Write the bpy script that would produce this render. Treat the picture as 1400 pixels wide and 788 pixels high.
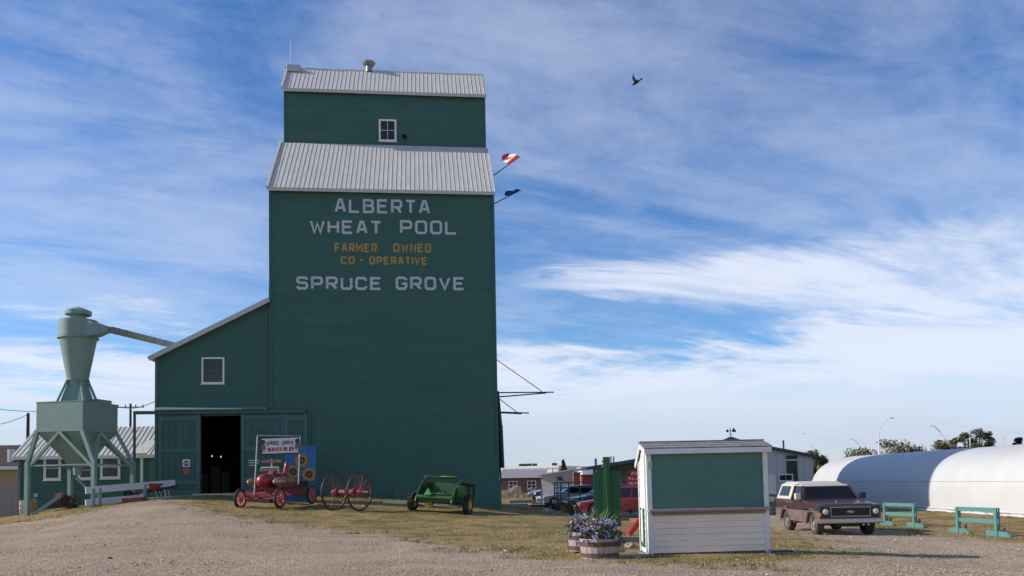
import bpy, bmesh, math, random
import numpy as np
from mathutils import Vector, Matrix, noise as mnoise
random.seed(7); np.random.seed(7)
for o in list(bpy.data.objects): bpy.data.objects.remove(o)
scene = bpy.context.scene
COL = scene.collection
R = math.radians

# ------------------------------------------------------------------ camera
FPX, IW, IH = 1133.0, 1400.0, 788.0
CAM = Vector((0.0, 0.0, 1.6))
PITCH, ROLL, HOR = R(3.0), -0.018, 657.0
SHIFT = (HOR - IH / 2 - FPX * math.tan(PITCH)) / IW
cam_d = bpy.data.cameras.new('camera'); cam = bpy.data.objects.new('camera', cam_d); COL.objects.link(cam)
cam_d.sensor_width = 36.0; cam_d.lens = FPX / IW * 36.0; cam_d.shift_y = SHIFT
cam_d.clip_start = 0.1; cam_d.clip_end = 9000
CR = Matrix.Rotation(math.pi / 2 + PITCH, 3, 'X') @ Matrix.Rotation(ROLL, 3, 'Z')
cam.matrix_world = Matrix.Translation(CAM) @ CR.to_4x4()
scene.camera = cam

# ------------------------------------------------------------------ sun, sky, exposure
SUN_EL = R(29.0); SUN_TO = Vector((-1.0, -0.05, 0)).normalized()
SUN_DIR = Vector((SUN_TO.x * math.cos(SUN_EL), SUN_TO.y * math.cos(SUN_EL), math.sin(SUN_EL)))
sl = bpy.data.lights.new('sun', 'SUN'); sl.energy = 3.85; sl.angle = R(0.53); sl.color = (1.0, 0.94, 0.85)
so = bpy.data.objects.new('sun', sl); COL.objects.link(so)
so.rotation_euler = SUN_DIR.to_track_quat('Z', 'Y').to_euler(); so.location = (-30, 0, 40)
scene.view_settings.view_transform = 'Standard'; scene.view_settings.look = 'None'
scene.view_settings.exposure = 0.31; scene.view_settings.gamma = 1.0
scene.view_settings.use_curve_mapping = False

W = bpy.data.worlds.new('World'); scene.world = W; W.use_nodes = True
def build_world():
    nt = W.node_tree; nt.nodes.clear(); L = nt.links
    N = lambda t, **k: node(nt, t, **k)
    out = N('ShaderNodeOutputWorld'); bg = N('ShaderNodeBackground'); bg.inputs['Strength'].default_value = 0.146
    sky = N('ShaderNodeTexSky'); sky.sky_type = 'NISHITA'; sky.sun_disc = False
    sky.sun_elevation = SUN_EL; sky.sun_rotation = math.atan2(SUN_TO.x, SUN_TO.y)
    sky.air_density = 1.0; sky.dust_density = 0.3; sky.ozone_density = 3.5; sky.altitude = 700
    tc = N('ShaderNodeTexCoord'); sep = N('ShaderNodeSeparateXYZ'); L.new(tc.outputs['Generated'], sep.inputs[0])
    def M(op, a, b=None, c=None):
        m = N('ShaderNodeMath', operation=op)
        for i, v in enumerate((a, b, c)):
            if v is None: continue
            if isinstance(v, (int, float)): m.inputs[i].default_value = v
            else: L.new(v, m.inputs[i])
        return m.outputs[0]
    def ramp(v, lo, hi, a=0.0, b=1.0, smooth=True):
        m = N('ShaderNodeMapRange'); m.interpolation_type = 'SMOOTHSTEP' if smooth else 'LINEAR'
        L.new(v, m.inputs[0])
        for i, q in zip((1, 2, 3, 4), (lo, hi, a, b)): m.inputs[i].default_value = q
        return m.outputs[0]
    x, y, z = sep.outputs
    zc = M('MAXIMUM', z, 0.0)
    den = M('ADD', zc, 0.10)
    px = M('DIVIDE', x, den); py = M('DIVIDE', y, den)
    comb = N('ShaderNodeCombineXYZ'); L.new(px, comb.inputs[0]); L.new(py, comb.inputs[1])
    def noise(rot, sx, sy, scale, det, rough, dist, off=(0, 0, 0)):
        mp = N('ShaderNodeMapping', vector_type='TEXTURE'); mp.inputs['Rotation'].default_value = (0, 0, R(rot)); mp.inputs['Scale'].default_value = (1 / sx, 1 / sy, 1); mp.inputs['Location'].default_value = off
        L.new(comb.outputs[0], mp.inputs[0])
        n = N('ShaderNodeTexNoise'); n.inputs['Scale'].default_value = scale; n.inputs['Detail'].default_value = det
        n.inputs['Roughness'].default_value = rough; n.inputs['Distortion'].default_value = dist
        L.new(mp.outputs[0], n.inputs['Vector']); return n.outputs['Fac']
    n1 = noise(26, 0.6, 1.1, 1.05, 9, 0.62, 1.1, (1.3, 0.4, 0))     # broad cirrus sheets
    n2 = noise(20, 1.0, 2.6, 1.6, 8, 0.65, 1.5, (4.1, 2.2, 0))      # fine streaks
    n3 = noise(38, 0.30, 0.6, 0.9, 3, 0.5, 0.2, (7.7, 1.1, 0))      # coverage
    n4 = noise(10, 1.0, 1.3, 3.2, 10, 0.7, 0.6, (2.4, 5.2, 0))     # broken billows
    s = M('ADD', M('MULTIPLY', M('SUBTRACT', n4, 0.5), 0.22), M('ADD', M('MULTIPLY', n1, 0.66), M('ADD', M('MULTIPLY', n2, 0.20), M('MULTIPLY', n3, 0.48))))
    veil = ramp(s, 0.54, 0.88)
    az = M('DIVIDE', x, M('MAXIMUM', M('ABSOLUTE', y), 0.05))
    # a bank of altostratus low over the horizon, its edge broken up by the same noise
    top = M('ADD', M('MULTIPLY', M('SUBTRACT', s, 0.67), 0.30), M('MULTIPLY', ramp(az, 0.10, 0.55), 0.055))
    bank = ramp(M('SUBTRACT', z, top), 0.165, 0.105, 0.0, 1.0)
    # a long tapering plume that widens to the right above a clear gap
    off = M('ABSOLUTE', M('SUBTRACT', z, M('ADD', M('SUBTRACT', 0.238, M('MULTIPLY', az, 0.055)), M('MULTIPLY', M('SUBTRACT', n2, 0.5), 0.05))))
    plume = M('MULTIPLY', ramp(M('DIVIDE', off, M('ADD', M('MULTIPLY', M('MAXIMUM', az, 0.0), 0.11), 0.012)), 1.0, 0.25), ramp(az, -0.02, 0.12))
    plume = M('MULTIPLY', plume, ramp(n1, 0.30, 0.55, 0.35, 1.0))
    low = M('MAXIMUM', bank, plume)
    dens = M('MINIMUM', M('ADD', M('MULTIPLY', veil, 0.40), M('MULTIPLY', low, 0.70)), 0.88)
    dens = M('ADD', dens, 0.02)
    mix = N('ShaderNodeMix', data_type='RGBA')
    L.new(dens, mix.inputs['Factor']); hs = N('ShaderNodeHueSaturation'); hs.inputs['Hue'].default_value = 0.507; hs.inputs['Saturation'].default_value = 1.28; hs.inputs['Value'].default_value = 0.84; L.new(sky.outputs[0], hs.inputs['Color']); L.new(hs.outputs[0], mix.inputs['A'])
    hz = N('ShaderNodeMix', data_type='RGBA'); L.new(ramp(z, 0.015, 0.13), hz.inputs['Factor'])
    hz.inputs['A'].default_value = (3.1, 3.45, 4.3, 1); hz.inputs['B'].default_value = (4.5, 4.8, 5.55, 1); L.new(hz.outputs['Result'], mix.inputs['B'])
    L.new(mix.outputs['Result'], bg.inputs['Color']); L.new(bg.outputs[0], out.inputs[0])

def node(nt, t, **k):
    n = nt.nodes.new(t)
    for a, v in k.items(): setattr(n, a, v)
    return n
build_world()

# ------------------------------------------------------------------ pixel <-> place
def ray(px, py):
    v = Vector(((px - IW / 2) / FPX, -(py - IH / 2 - SHIFT * IW) / FPX, -1.0))
    return CR @ v
def at(px, py, Y):
    d = ray(px, py); return CAM + d * (Y / d.y)
def onplane(px, py, p0, n):
    d = ray(px, py); return CAM + d * ((p0 - CAM).dot(n) / d.dot(n))

# ------------------------------------------------------------------ terrain
CP = [(0, 716, 36), (40, 703, 38), (128, 692, 36.5), (175, 686, 39), (215, 680, 40.3), (300, 676, 40.6), (373, 677, 40.9), (460, 679, 41.3), (540, 682, 41.8), (620, 688, 42.2), (684, 695, 42.6),
      (325, 697.5, 34.5), (385, 697.5, 34.0), (431, 694, 37), (460, 699, 34.6), (495, 700, 34.2), (560, 698.5, 35.6), (640, 705, 34.6),
      (250, 690, 34), (250, 720, 27), (100, 720, 30), (50, 740, 25), (500, 722, 28), (700, 703, 36), (700, 700, 42), (716, 704.5, 41), (742, 701, 43), (732, 692.5, 49), (700, 690, 50)]
pts = [tuple(at(*c)) for c in CP]
for gx in (-26, -13, 0, 13, 26):
    for gy in (-10, 4, 12, 18): pts.append((gx * (0.5 if gy < 5 else 1), gy, 0.0 if gx < 10 else -0.12))
pts += [(3, 24, 0.0), (0.8, 28, -0.02), (2.9, 17.3, 0.0), (5.4, 17.3, 0.0), (9.5, 17.3, -0.22), (4, 33, -0.15), (4.5, 45, -0.26), (8, 30, -0.28), (10, 27, -0.3), (13, 24, -0.3), (22, 37, -0.33), (22, 44, -0.33), (22, 60, -0.33), (34, 44, -0.33), (34, 30, -0.33),
        (8, 58, -0.3), (-2, 60, -0.25), (3, 65, -0.3), (-12, 56, 0.9), (-24, 50, 0.5), (-32, 44, 0.1), (-40, 36, 0.0), (-32, 58, 0.2)]
PT = np.array(pts)
def _phi(r2): return 0.5 * r2 * np.log(r2 + 1e-9)
n_ = len(PT); A_ = np.zeros((n_ + 3, n_ + 3)); d2 = ((PT[:, None, :2] - PT[None, :, :2]) ** 2).sum(-1)
A_[:n_, :n_] = _phi(d2) + np.eye(n_) * 3.0; A_[:n_, n_] = 1; A_[:n_, n_ + 1:] = PT[:, :2]; A_[n_, :n_] = 1; A_[n_ + 1:, :n_] = PT[:, :2].T
TW = np.linalg.solve(A_, np.r_[PT[:, 2], 0, 0, 0])
def gz(X, Y):
    X = np.asarray(X, float); Y = np.asarray(Y, float); sh = X.shape
    Xf, Yf = X.ravel(), Y.ravel(); out = np.empty(Xf.size)
    for i in range(0, Xf.size, 20000):
        a, b = Xf[i:i + 20000], Yf[i:i + 20000]
        d = (a[:, None] - PT[None, :, 0]) ** 2 + (b[:, None] - PT[None, :, 1]) ** 2
        v = _phi(d) @ TW[:n_] + TW[n_] + TW[n_ + 1] * a + TW[n_ + 2] * b
        fx = np.clip((np.abs(a) - 34) / 14, 0, 1); fy = np.maximum(np.clip((b - 58) / 16, 0, 1), np.clip((-4 - b) / 10, 0, 1))
        f = np.maximum(fx, fy); f = f * f * (3 - 2 * f)
        out[i:i + 20000] = np.clip(v, -0.6, 1.6) * (1 - f) + (-0.3) * f
    return out.reshape(sh)
def g1(x, y): return float(gz(np.array([x]), np.array([y]))[0])
def gpix(px, py):
    """the point of the terrain seen at a pixel"""
    d = ray(px, py); ts = np.arange(8, 160, 0.1) / d.y
    X = CAM.x + d.x * ts; Y = CAM.y + d.y * ts; Z = CAM.z + d.z * ts
    below = np.nonzero(Z < gz(X, Y))[0]
    k = below[0] if len(below) else len(ts) - 1
    return (float(X[k]), float(Y[k]))

# ------------------------------------------------------------------ materials
MATS = {}
def mat(name, col, rough=0.6, metal=0.0, var=0.12, scale=6.0, bump=0.0, bscale=40.0, stretch=(1, 1, 1), dirt=None, dscale=1.5, damt=0.0, spec=None, coat=0.0, emit=None, island=0.0):
    """procedural paint/wood/metal: base colour varied by noise, optional dirt patches and fine relief"""
    if name in MATS: return MATS[name]
    m = bpy.data.materials.new(name); m.use_nodes = True; nt = m.node_tree; L = nt.links
    b = nt.nodes['Principled BSDF']; b.inputs['Roughness'].default_value = rough; b.inputs['Metallic'].default_value = metal
    if spec is not None: b.inputs['Specular IOR Level'].default_value = spec
    if coat: b.inputs['Coat Weight'].default_value = coat; b.inputs['Coat Roughness'].default_value = 0.12
    tc = node(nt, 'ShaderNodeTexCoord'); mp = node(nt, 'ShaderNodeMapping'); mp.inputs['Scale'].default_value = stretch
    L.new(tc.outputs['Object'], mp.inputs[0])
    n = node(nt, 'ShaderNodeTexNoise'); n.inputs['Scale'].default_value = scale; n.inputs['Detail'].default_value = 6; n.inputs['Roughness'].default_value = 0.65
    L.new(mp.outputs[0], n.inputs['Vector'])
    r = node(nt, 'ShaderNodeMapRange'); r.inputs[1].default_value = 0.25; r.inputs[2].default_value = 0.75; r.inputs[3].default_value = 1 - var; r.inputs[4].default_value = 1 + var
    L.new(n.outputs['Fac'], r.inputs[0])
    mx = node(nt, 'ShaderNodeMix', data_type='RGBA', blend_type='MULTIPLY'); mx.inputs['Factor'].default_value = 1
    mx.inputs['A'].default_value = (*col, 1); L.new(r.outputs[0], mx.inputs['B']); res = mx.outputs['Result']
    if island:   # every separate board a little lighter or darker
        gi = node(nt, 'ShaderNodeNewGeometry'); ri = node(nt, 'ShaderNodeMapRange'); ri.inputs[3].default_value = 1 - island; ri.inputs[4].default_value = 1 + island; L.new(gi.outputs['Random Per Island'], ri.inputs[0])
        mi = node(nt, 'ShaderNodeMix', data_type='RGBA', blend_type='MULTIPLY'); mi.inputs['Factor'].default_value = 1; L.new(res, mi.inputs['A']); L.new(ri.outputs[0], mi.inputs['B']); res = mi.outputs['Result']
    if dirt:
        n2 = node(nt, 'ShaderNodeTexNoise'); n2.inputs['Scale'].default_value = dscale; n2.inputs['Detail'].default_value = 8; n2.inputs['Roughness'].default_value = 0.7
        L.new(mp.outputs[0], n2.inputs['Vector'])
        r2 = node(nt, 'ShaderNodeMapRange'); r2.inputs[1].default_value = 0.42; r2.inputs[2].default_value = 0.72; r2.inputs[3].default_value = 0; r2.inputs[4].default_value = damt
        L.new(n2.outputs['Fac'], r2.inputs[0])
        m2 = node(nt, 'ShaderNodeMix', data_type='RGBA'); L.new(r2.outputs[0], m2.inputs['Factor']); L.new(res, m2.inputs['A']); m2.inputs['B'].default_value = (*dirt, 1); res = m2.outputs['Result']
    L.new(res, b.inputs['Base Color'])
    if bump:
        nb = node(nt, 'ShaderNodeTexNoise'); nb.inputs['Scale'].default_value = bscale; nb.inputs['Detail'].default_value = 4; L.new(mp.outputs[0], nb.inputs['Vector'])
        bp = node(nt, 'ShaderNodeBump'); bp.inputs['Strength'].default_value = bump; bp.inputs['Distance'].default_value = 0.02
        L.new(nb.outputs['Fac'], bp.inputs['Height']); L.new(bp.outputs[0], b.inputs['Normal'])
    if emit: b.inputs['Emission Color'].default_value = (*emit[0], 1); b.inputs['Emission Strength'].default_value = emit[1]
    MATS[name] = m; return m

m_green = mat('elevator_green_paint', (0.057, 0.138, 0.110), 0.8, var=0.07, scale=0.9, stretch=(0.7, 1, 1.6), bump=0.12, bscale=30, dirt=(0.070, 0.136, 0.114), dscale=0.30, damt=0.6, spec=0.15, island=0.06)
m_door = mat('door_green_paint', (0.055, 0.136, 0.114), 0.7, var=0.18, scale=2.0, bump=0.2, dirt=(0.06, 0.12, 0.10), damt=0.4, spec=0.25)
m_trimg = mat('green_trim', (0.060, 0.15, 0.126), 0.65, var=0.15)
m_roof = mat('galvanized_roofing', (0.57, 0.54, 0.485), 0.7, 0.0, var=0.10, scale=1.1, stretch=(3, 1, 0.6), dirt=(0.45, 0.42, 0.37), dscale=1.2, damt=0.5)
m_roofd = mat('roof_flashing', (0.52, 0.50, 0.47), 0.65, 0.0, var=0.12)
m_white = mat('white_paint', (0.76, 0.75, 0.72), 0.6, var=0.06, dirt=(0.5, 0.47, 0.42), dscale=2.0, damt=0.35, bump=0.1)
m_cream = mat('cream_siding', (0.88, 0.75, 0.60), 0.6, var=0.08, scale=2, stretch=(0.6, 1, 4), dirt=(0.76, 0.62, 0.49), dscale=1.4, damt=0.5, bump=0.15)
m_glass = mat('window_glass', (0.012, 0.014, 0.016), 0.12, var=0.3, scale=3)
m_letw = mat('lettering_white', (0.52, 0.56, 0.56), 0.8, var=0.2, scale=3, dirt=(0.30, 0.36, 0.35), dscale=3, damt=0.5)
m_leto = mat('lettering_orange', (0.50, 0.29, 0.06), 0.8, var=0.2, scale=3, dirt=(0.2, 0.14, 0.06), dscale=3, damt=0.6)
m_cyc = mat('collector_green_paint', (0.185, 0.285, 0.248), 0.55, var=0.07, scale=1.2, dirt=(0.16, 0.205, 0.165), dscale=1.6, damt=0.55, bump=0.15, bscale=3)
m_dark = mat('dark_steel', (0.022, 0.024, 0.026), 0.6, 0.2, var=0.25)
m_black = mat('black_paint', (0.012, 0.012, 0.013), 0.5, var=0.2)
m_rubber = mat('tyre_rubber', (0.018, 0.017, 0.016), 0.85, var=0.25, dirt=(0.10, 0.085, 0.07), dscale=4, damt=0.35)
m_rubberd = mat('dusty_tyre_rubber', (0.045, 0.04, 0.036), 0.9, var=0.25, dirt=(0.16, 0.13, 0.105), dscale=4, damt=0.6)
m_red = mat('fire_red_paint', (0.29, 0.022, 0.030), 0.4, var=0.15, dirt=(0.13, 0.02, 0.022), damt=0.5, coat=0.2)
m_redw = mat('weathered_red_paint', (0.21, 0.035, 0.035), 0.65, var=0.2, dirt=(0.22, 0.05, 0.04), damt=0.5)
m_brass = mat('dull_brass', (0.42, 0.32, 0.21), 0.38, 0.6, var=0.15, dirt=(0.2, 0.13, 0.08), damt=0.4)
m_steel = mat('bare_steel', (0.5, 0.5, 0.5), 0.35, 0.8, var=0.1)
m_pole = mat('pale_pole_paint', (0.62, 0.60, 0.52), 0.5, var=0.1)
m_jd = mat('implement_green', (0.018, 0.084, 0.020), 0.5, var=0.2, dirt=(0.03, 0.09, 0.025), damt=0.5, coat=0.1)
m_jdy = mat('implement_yellow', (0.66, 0.44, 0.035), 0.5, var=0.15, dirt=(0.4, 0.28, 0.06), damt=0.4)
m_wood = mat('weathered_wood', (0.27, 0.245, 0.215), 0.85, var=0.25, scale=3, stretch=(1, 1, 8), bump=0.3)
m_pinewood = mat('brown_wood', (0.24, 0.12, 0.06), 0.8, var=0.3, scale=4, bump=0.3)
m_hoop = mat('rusty_hoop', (0.14, 0.065, 0.05), 0.75, 0.2, var=0.3, scale=5)
m_stave = mat('barrel_stave', (0.40, 0.365, 0.34), 0.8, var=0.22, scale=4, stretch=(1, 1, 0.4), dirt=(0.24, 0.13, 0.09), dscale=3, damt=0.4, bump=0.2)
m_teal = mat('teal_paint', (0.105, 0.245, 0.228), 0.6, var=0.1, dirt=(0.08, 0.19, 0.18), damt=0.4)
m_concrete = mat('concrete', (0.36, 0.34, 0.31), 0.9, var=0.15, bump=0.2)
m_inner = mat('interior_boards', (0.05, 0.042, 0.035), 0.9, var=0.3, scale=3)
m_kgreen = mat('shutter_green', (0.070, 0.178, 0.140), 0.55, var=0.22, scale=1.3, dirt=(0.085, 0.18, 0.15), dscale=1.0, damt=0.5)
m_bgreen = mat('bright_green_paint', (0.013, 0.10, 0.036), 0.55, var=0.15, scale=2)

# ------------------------------------------------------------------ mesh helpers
class MB:
    def __init__(s): s.v = []; s.f = []
    def add(s, vs, fs):
        o = len(s.v); s.v += [tuple(q) for q in vs]; s.f += [tuple(i + o for i in f) for f in fs]; return s
    def box(s, x0, x1, y0, y1, z0, z1):
        return s.add([(x0, y0, z0), (x1, y0, z0), (x1, y1, z0), (x0, y1, z0), (x0, y0, z1), (x1, y0, z1), (x1, y1, z1), (x0, y1, z1)],
                     [(0, 3, 2, 1), (4, 5, 6, 7), (0, 1, 5, 4), (1, 2, 6, 5), (2, 3, 7, 6), (3, 0, 4, 7)])
    def bar(s, p0, p1, w, h=None, up=(0, 0, 1)):
        p0, p1 = Vector(p0), Vector(p1); h = w if h is None else h; d = (p1 - p0).normalized(); up = Vector(up)
        if abs(d.dot(up)) > 0.97: up = Vector((0, 1, 0)) if abs(d.y) < 0.9 else Vector((1, 0, 0))
        a = d.cross(up).normalized() * w / 2; b = a.cross(d).normalized() * h / 2
        vs = [p + i * a + j * b for p in (p0, p1) for i, j in ((-1, -1), (1, -1), (1, 1), (-1, 1))]
        return s.add(vs, [(0, 1, 2, 3), (7, 6, 5, 4), (0, 4, 5, 1), (1, 5, 6, 2), (2, 6, 7, 3), (3, 7, 4, 0)])
    def tube(s, p0, p1, r0, r1=None, n=10, cap=True):
        p0, p1 = Vector(p0), Vector(p1); r1 = r0 if r1 is None else r1; d = (p1 - p0).normalized()
        up = Vector((0, 0, 1)) if abs(d.z) < 0.95 else Vector((1, 0, 0))
        a = d.cross(up).normalized(); b = a.cross(d); vs = []
        for p, r in ((p0, r0), (p1, r1)):
            for k in range(n): t = 2 * math.pi * k / n; vs.append(p + a * math.cos(t) * r + b * math.sin(t) * r)
        fs = [(k, k + n, (k + 1) % n + n, (k + 1) % n) for k in range(n)]
        if cap: fs += [tuple(range(n)), tuple(range(2 * n - 1, n - 1, -1))]
        return s.add(vs, fs)
    def path(s, ps, r, n=8):
        for a, b in zip(ps[:-1], ps[1:]): s.tube(a, b, r, r, n)
        return s
    def lathe(s, prof, n=20, axis='Z', c=(0, 0, 0), closed=False):
        """prof: (radius, height) pairs turned round an axis through c"""
        vs = []; m = len(prof)
        for k in range(n):
            t = 2 * math.pi * k / n; ca, sa = math.cos(t), math.sin(t)
            for r, h in prof:
                q = (r * ca, r * sa, h) if axis == 'Z' else ((h, r * ca, r * sa) if axis == 'X' else (r * ca, h, r * sa))
                vs.append((q[0] + c[0], q[1] + c[1], q[2] + c[2]))
        fs = []; mm = m if closed else m - 1
        for k in range(n):
            for i in range(mm):
                j = (i + 1) % m; k2 = (k + 1) % n
                fs.append((k * m + i, k2 * m + i, k2 * m + j, k * m + j))
        return s.add(vs, fs)
    def prism(s, poly, a0, a1, plane='XZ'):
        """a polygon extruded along the third axis"""
        n = len(poly)
        def q(p, a): return (p[0], a, p[1]) if plane == 'XZ' else ((p[0], p[1], a) if plane == 'XY' else (a, p[0], p[1]))
        return s.add([q(p, a0) for p in poly] + [q(p, a1) for p in poly],
                     [tuple(range(n - 1, -1, -1)), tuple(range(n, 2 * n))] + [(k, (k + 1) % n, (k + 1) % n + n, k + n) for k in range(n)])
    def hexa(s, b, t):
        """eight corners: bottom four, top four"""
        return s.add(list(b) + list(t), [(0, 3, 2, 1), (4, 5, 6, 7), (0, 1, 5, 4), (1, 2, 6, 5), (2, 3, 7, 6), (3, 0, 4, 7)])
    def xf(s, M):
        s.v = [tuple(M @ Vector(q)) for q in s.v]; return s
    def mesh(s, name, m, smooth=False, bevel=0.0, seg=2, fix=True):
        me = bpy.data.meshes.new(name); me.from_pydata(s.v, [], s.f)
        if fix or bevel:
            bm = bmesh.new(); bm.from_mesh(me)
            if bevel:
                bmesh.ops.remove_doubles(bm, verts=bm.verts, dist=1e-5)
                es = [e for e in bm.edges if len(e.link_faces) == 2 and e.calc_face_angle(0) > 0.35]
                bmesh.ops.bevel(bm, geom=es, offset=bevel, segments=seg, affect='EDGES', profile=0.6, clamp_overlap=True)
            bmesh.ops.recalc_face_normals(bm, faces=bm.faces)
            bm.to_mesh(me); bm.free()
        me.materials.append(m)
        if smooth:
            me.polygons.foreach_set('use_smooth', [True] * len(me.polygons))
            me.set_sharp_from_angle(angle=R(38))
        return me
    def build(s, name, m, parent=None, smooth=False, bevel=0.0, seg=2, fix=True):
        o = bpy.data.objects.new(name, s.mesh(name, m, smooth, bevel, seg, fix)); COL.objects.link(o); o.parent = parent; return o
def link(name, me, parent, loc=(0, 0, 0), rot=(0, 0, 0)):
    o = bpy.data.objects.new(name, me); COL.objects.link(o); o.parent = parent; o.location = loc; o.rotation_euler = rot; return o
def tag(o, label=None, cat=None, group=None, kind=None):
    for k, v in (('label', label), ('category', cat), ('group', group), ('kind', kind)):
        if v: o[k] = v
    return o
def thing(name, label, cat, loc=(0, 0, 0), rz=0.0, group=None):
    o = bpy.data.objects.new(name, None); o.empty_display_size = 0.3; COL.objects.link(o)
    o.location = loc; o.rotation_euler = (0, 0, rz); return tag(o, label, cat, group)
def copy_tree(o, parent=None):
    c = o.copy(); COL.objects.link(c); c.parent = parent
    for ch in list(o.children): copy_tree(ch, c)
    return c
def window(parent, x, z, w, h, y, nx=2, nz=2, fw=0.09, fm=None, gm=None, sill=True, proud=0.05, name='window', mu=None):
    """a window in a wall whose outer face is y: frame > pane, muntin, sill"""
    fm = fm or m_white; gm = gm or m_glass
    b = MB(); x0, x1, z0, z1 = x - w / 2, x + w / 2, z - h / 2, z + h / 2
    b.box(x0, x1, y - proud, y + 0.03, z1 - fw, z1); b.box(x0, x1, y - proud, y + 0.03, z0, z0 + fw)
    b.box(x0, x0 + fw, y - proud + .002, y + 0.03, z0 + fw, z1 - fw); b.box(x1 - fw, x1, y - proud + .002, y + 0.03, z0 + fw, z1 - fw)
    f = b.build(name, fm, parent)
    gx0, gx1, gz0, gz1 = x0 + fw, x1 - fw, z0 + fw, z1 - fw
    pw, ph = (gx1 - gx0) / nx, (gz1 - gz0) / nz
    for i in range(nx):
        for j in range(nz):
            MB().box(gx0 + i * pw, gx0 + (i + 1) * pw, y - 0.024 - 0.002 * ((i + j) % 2), y - 0.004, gz0 + j * ph, gz0 + (j + 1) * ph).build('pane', gm, f)
    mm = MB()
    for i in range(1, nx): mm.box(gx0 + i * pw - .011, gx0 + i * pw + .011, y - proud + 0.012, y - .02, gz0, gz1)
    for j in range(1, nz): mm.box(gx0, gx1, y - proud + 0.014, y - .02, gz0 + j * ph - .013, gz0 + j * ph + .013)
    if mm.v: mm.build('muntin', mu or fm, f)
    if sill: MB().box(x0 - .04, x1 + .04, y - proud - .05, y + .02, z0 - .045, z0 - .003).build('sill', fm, f)
    return f
def ribbed(u0, u1, s0, s1, pitch=0.23, rib=0.02, frame=None, rw=0.014):
    """ribbed sheet in a slope frame (u along eave, s up the slope, n out)"""
    o, du, ds, dn = [Vector(q) for q in frame]; b = MB(); prof = []; u = u0
    while u < u1 - 1e-6:
        prof += [(u, 0), (min(u + pitch / 2 - rw, u1), 0), (min(u + pitch / 2 - rw * .5, u1), rib), (min(u + pitch / 2 + rw * .5, u1), rib), (min(u + pitch / 2 + rw, u1), 0)]; u += pitch
    prof.append((u1, 0)); n = len(prof)
    vs = [o + du * a + ds * s_ + dn * r for s_ in (s0, s1) for a, r in prof]
    b.add(vs, [(i, i + 1, i + 1 + n, i + n) for i in range(n - 1)]); return b
def siding(b, ranges, z0, z1, ex=0.145, y=0.0, t=0.011, amin=2.5, amax=5.0, rnd=random.Random(3)):
    """lapped boards: each a wedge, butt-jointed at random places; ranges(z) gives the (u0,u1) runs"""
    z = z0
    while z < z1 - 1e-4:
        zt = min(z + ex, z1)
        for (a, c) in ranges((z + zt) / 2):
            u = a
            while u < c - 1e-3:
                e = min(u + rnd.uniform(amin, amax), c)
                if c - e < 0.4: e = c
                j = rnd.uniform(-.001, .001)
                b.add([(u, y - t + j, z), (e, y - t + j, z), (e, y - .003, zt), (u, y - .003, zt), (u, y, z), (e, y, z)],
                      [(0, 1, 2, 3), (4, 5, 1, 0), (0, 3, 4), (1, 5, 2)]); u = e
        z = zt
    return b

# ------------------------------------------------------------------ block lettering
_c = .22
GLY = {
 'A': (1, [[(0, 0), (.38, 1), (.62, 1), (1, 0)], [(.16, .32), (.84, .32)]]), 'B': (1, [[(.8, 1), (0, 1), (0, 0), (.82, 0), (1, .14), (1, .38), (.82, .53), (0, .53)], [(.8, .53), (.93, .64), (.93, .9), (.8, 1)]]),
 'C': (1, [[(1, .75), (1, .85), (.84, 1), (.16, 1), (0, .85), (0, .15), (.16, 0), (.84, 0), (1, .15), (1, .25)]]), 'D': (1, [[(0, 0), (0, 1), (.8, 1), (1, .8), (1, .2), (.8, 0), (0, 0)]]),
 'E': (1, [[(1, 1), (0, 1), (0, 0), (1, 0)], [(0, .52), (.85, .52)]]), 'F': (1, [[(1, 1), (0, 1), (0, 0)], [(0, .52), (.85, .52)]]),
 'G': (1, [[(1, .78), (1, .85), (.84, 1), (.16, 1), (0, .85), (0, .15), (.16, 0), (.84, 0), (1, .15), (1, .46), (.55, .46)]]), 'H': (1, [[(0, 0), (0, 1)], [(1, 0), (1, 1)], [(0, .52), (1, .52)]]),
 'I': (.16, [[(.5, 0), (.5, 1)]]), 'L': (1, [[(0, 1), (0, 0), (1, 0)]]), 'M': (1.25, [[(0, 0), (0, 1), (.5, .4), (1, 1), (1, 0)]]), 'N': (1, [[(0, 0), (0, 1), (1, 0), (1, 1)]]),
 'O': (1, [[(.16, 0), (0, .15), (0, .85), (.16, 1), (.84, 1), (1, .85), (1, .15), (.84, 0), (.16, 0)]]), 'P': (1, [[(0, 0), (0, 1), (.84, 1), (1, .86), (1, .56), (.84, .42), (0, .42)]]),
 'R': (1, [[(0, 0), (0, 1), (.84, 1), (1, .86), (1, .58), (.84, .44), (0, .44)], [(.5, .44), (1, 0)]]), 'S': (1, [[(1, .8), (1, .86), (.84, 1), (.16, 1), (0, .86), (0, .66), (.16, .52), (.84, .52), (1, .38), (1, .14), (.84, 0), (.16, 0), (0, .14), (0, .2)]]),
 'T': (1, [[(0, 1), (1, 1)], [(.5, 1), (.5, 0)]]), 'U': (1, [[(0, 1), (0, .15), (.16, 0), (.84, 0), (1, .15), (1, 1)]]), 'V': (1, [[(0, 1), (.5, 0), (1, 1)]]), 'W': (1.3, [[(0, 1), (.26, 0), (.5, .8), (.74, 0), (1, 1)]]),
 'Y': (1, [[(0, 1), (.5, .5), (1, 1)], [(.5, .5), (.5, 0)]]), '-': (.45, [[(0, .5), (1, .5)]]), ' ': (.7, [])}
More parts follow.
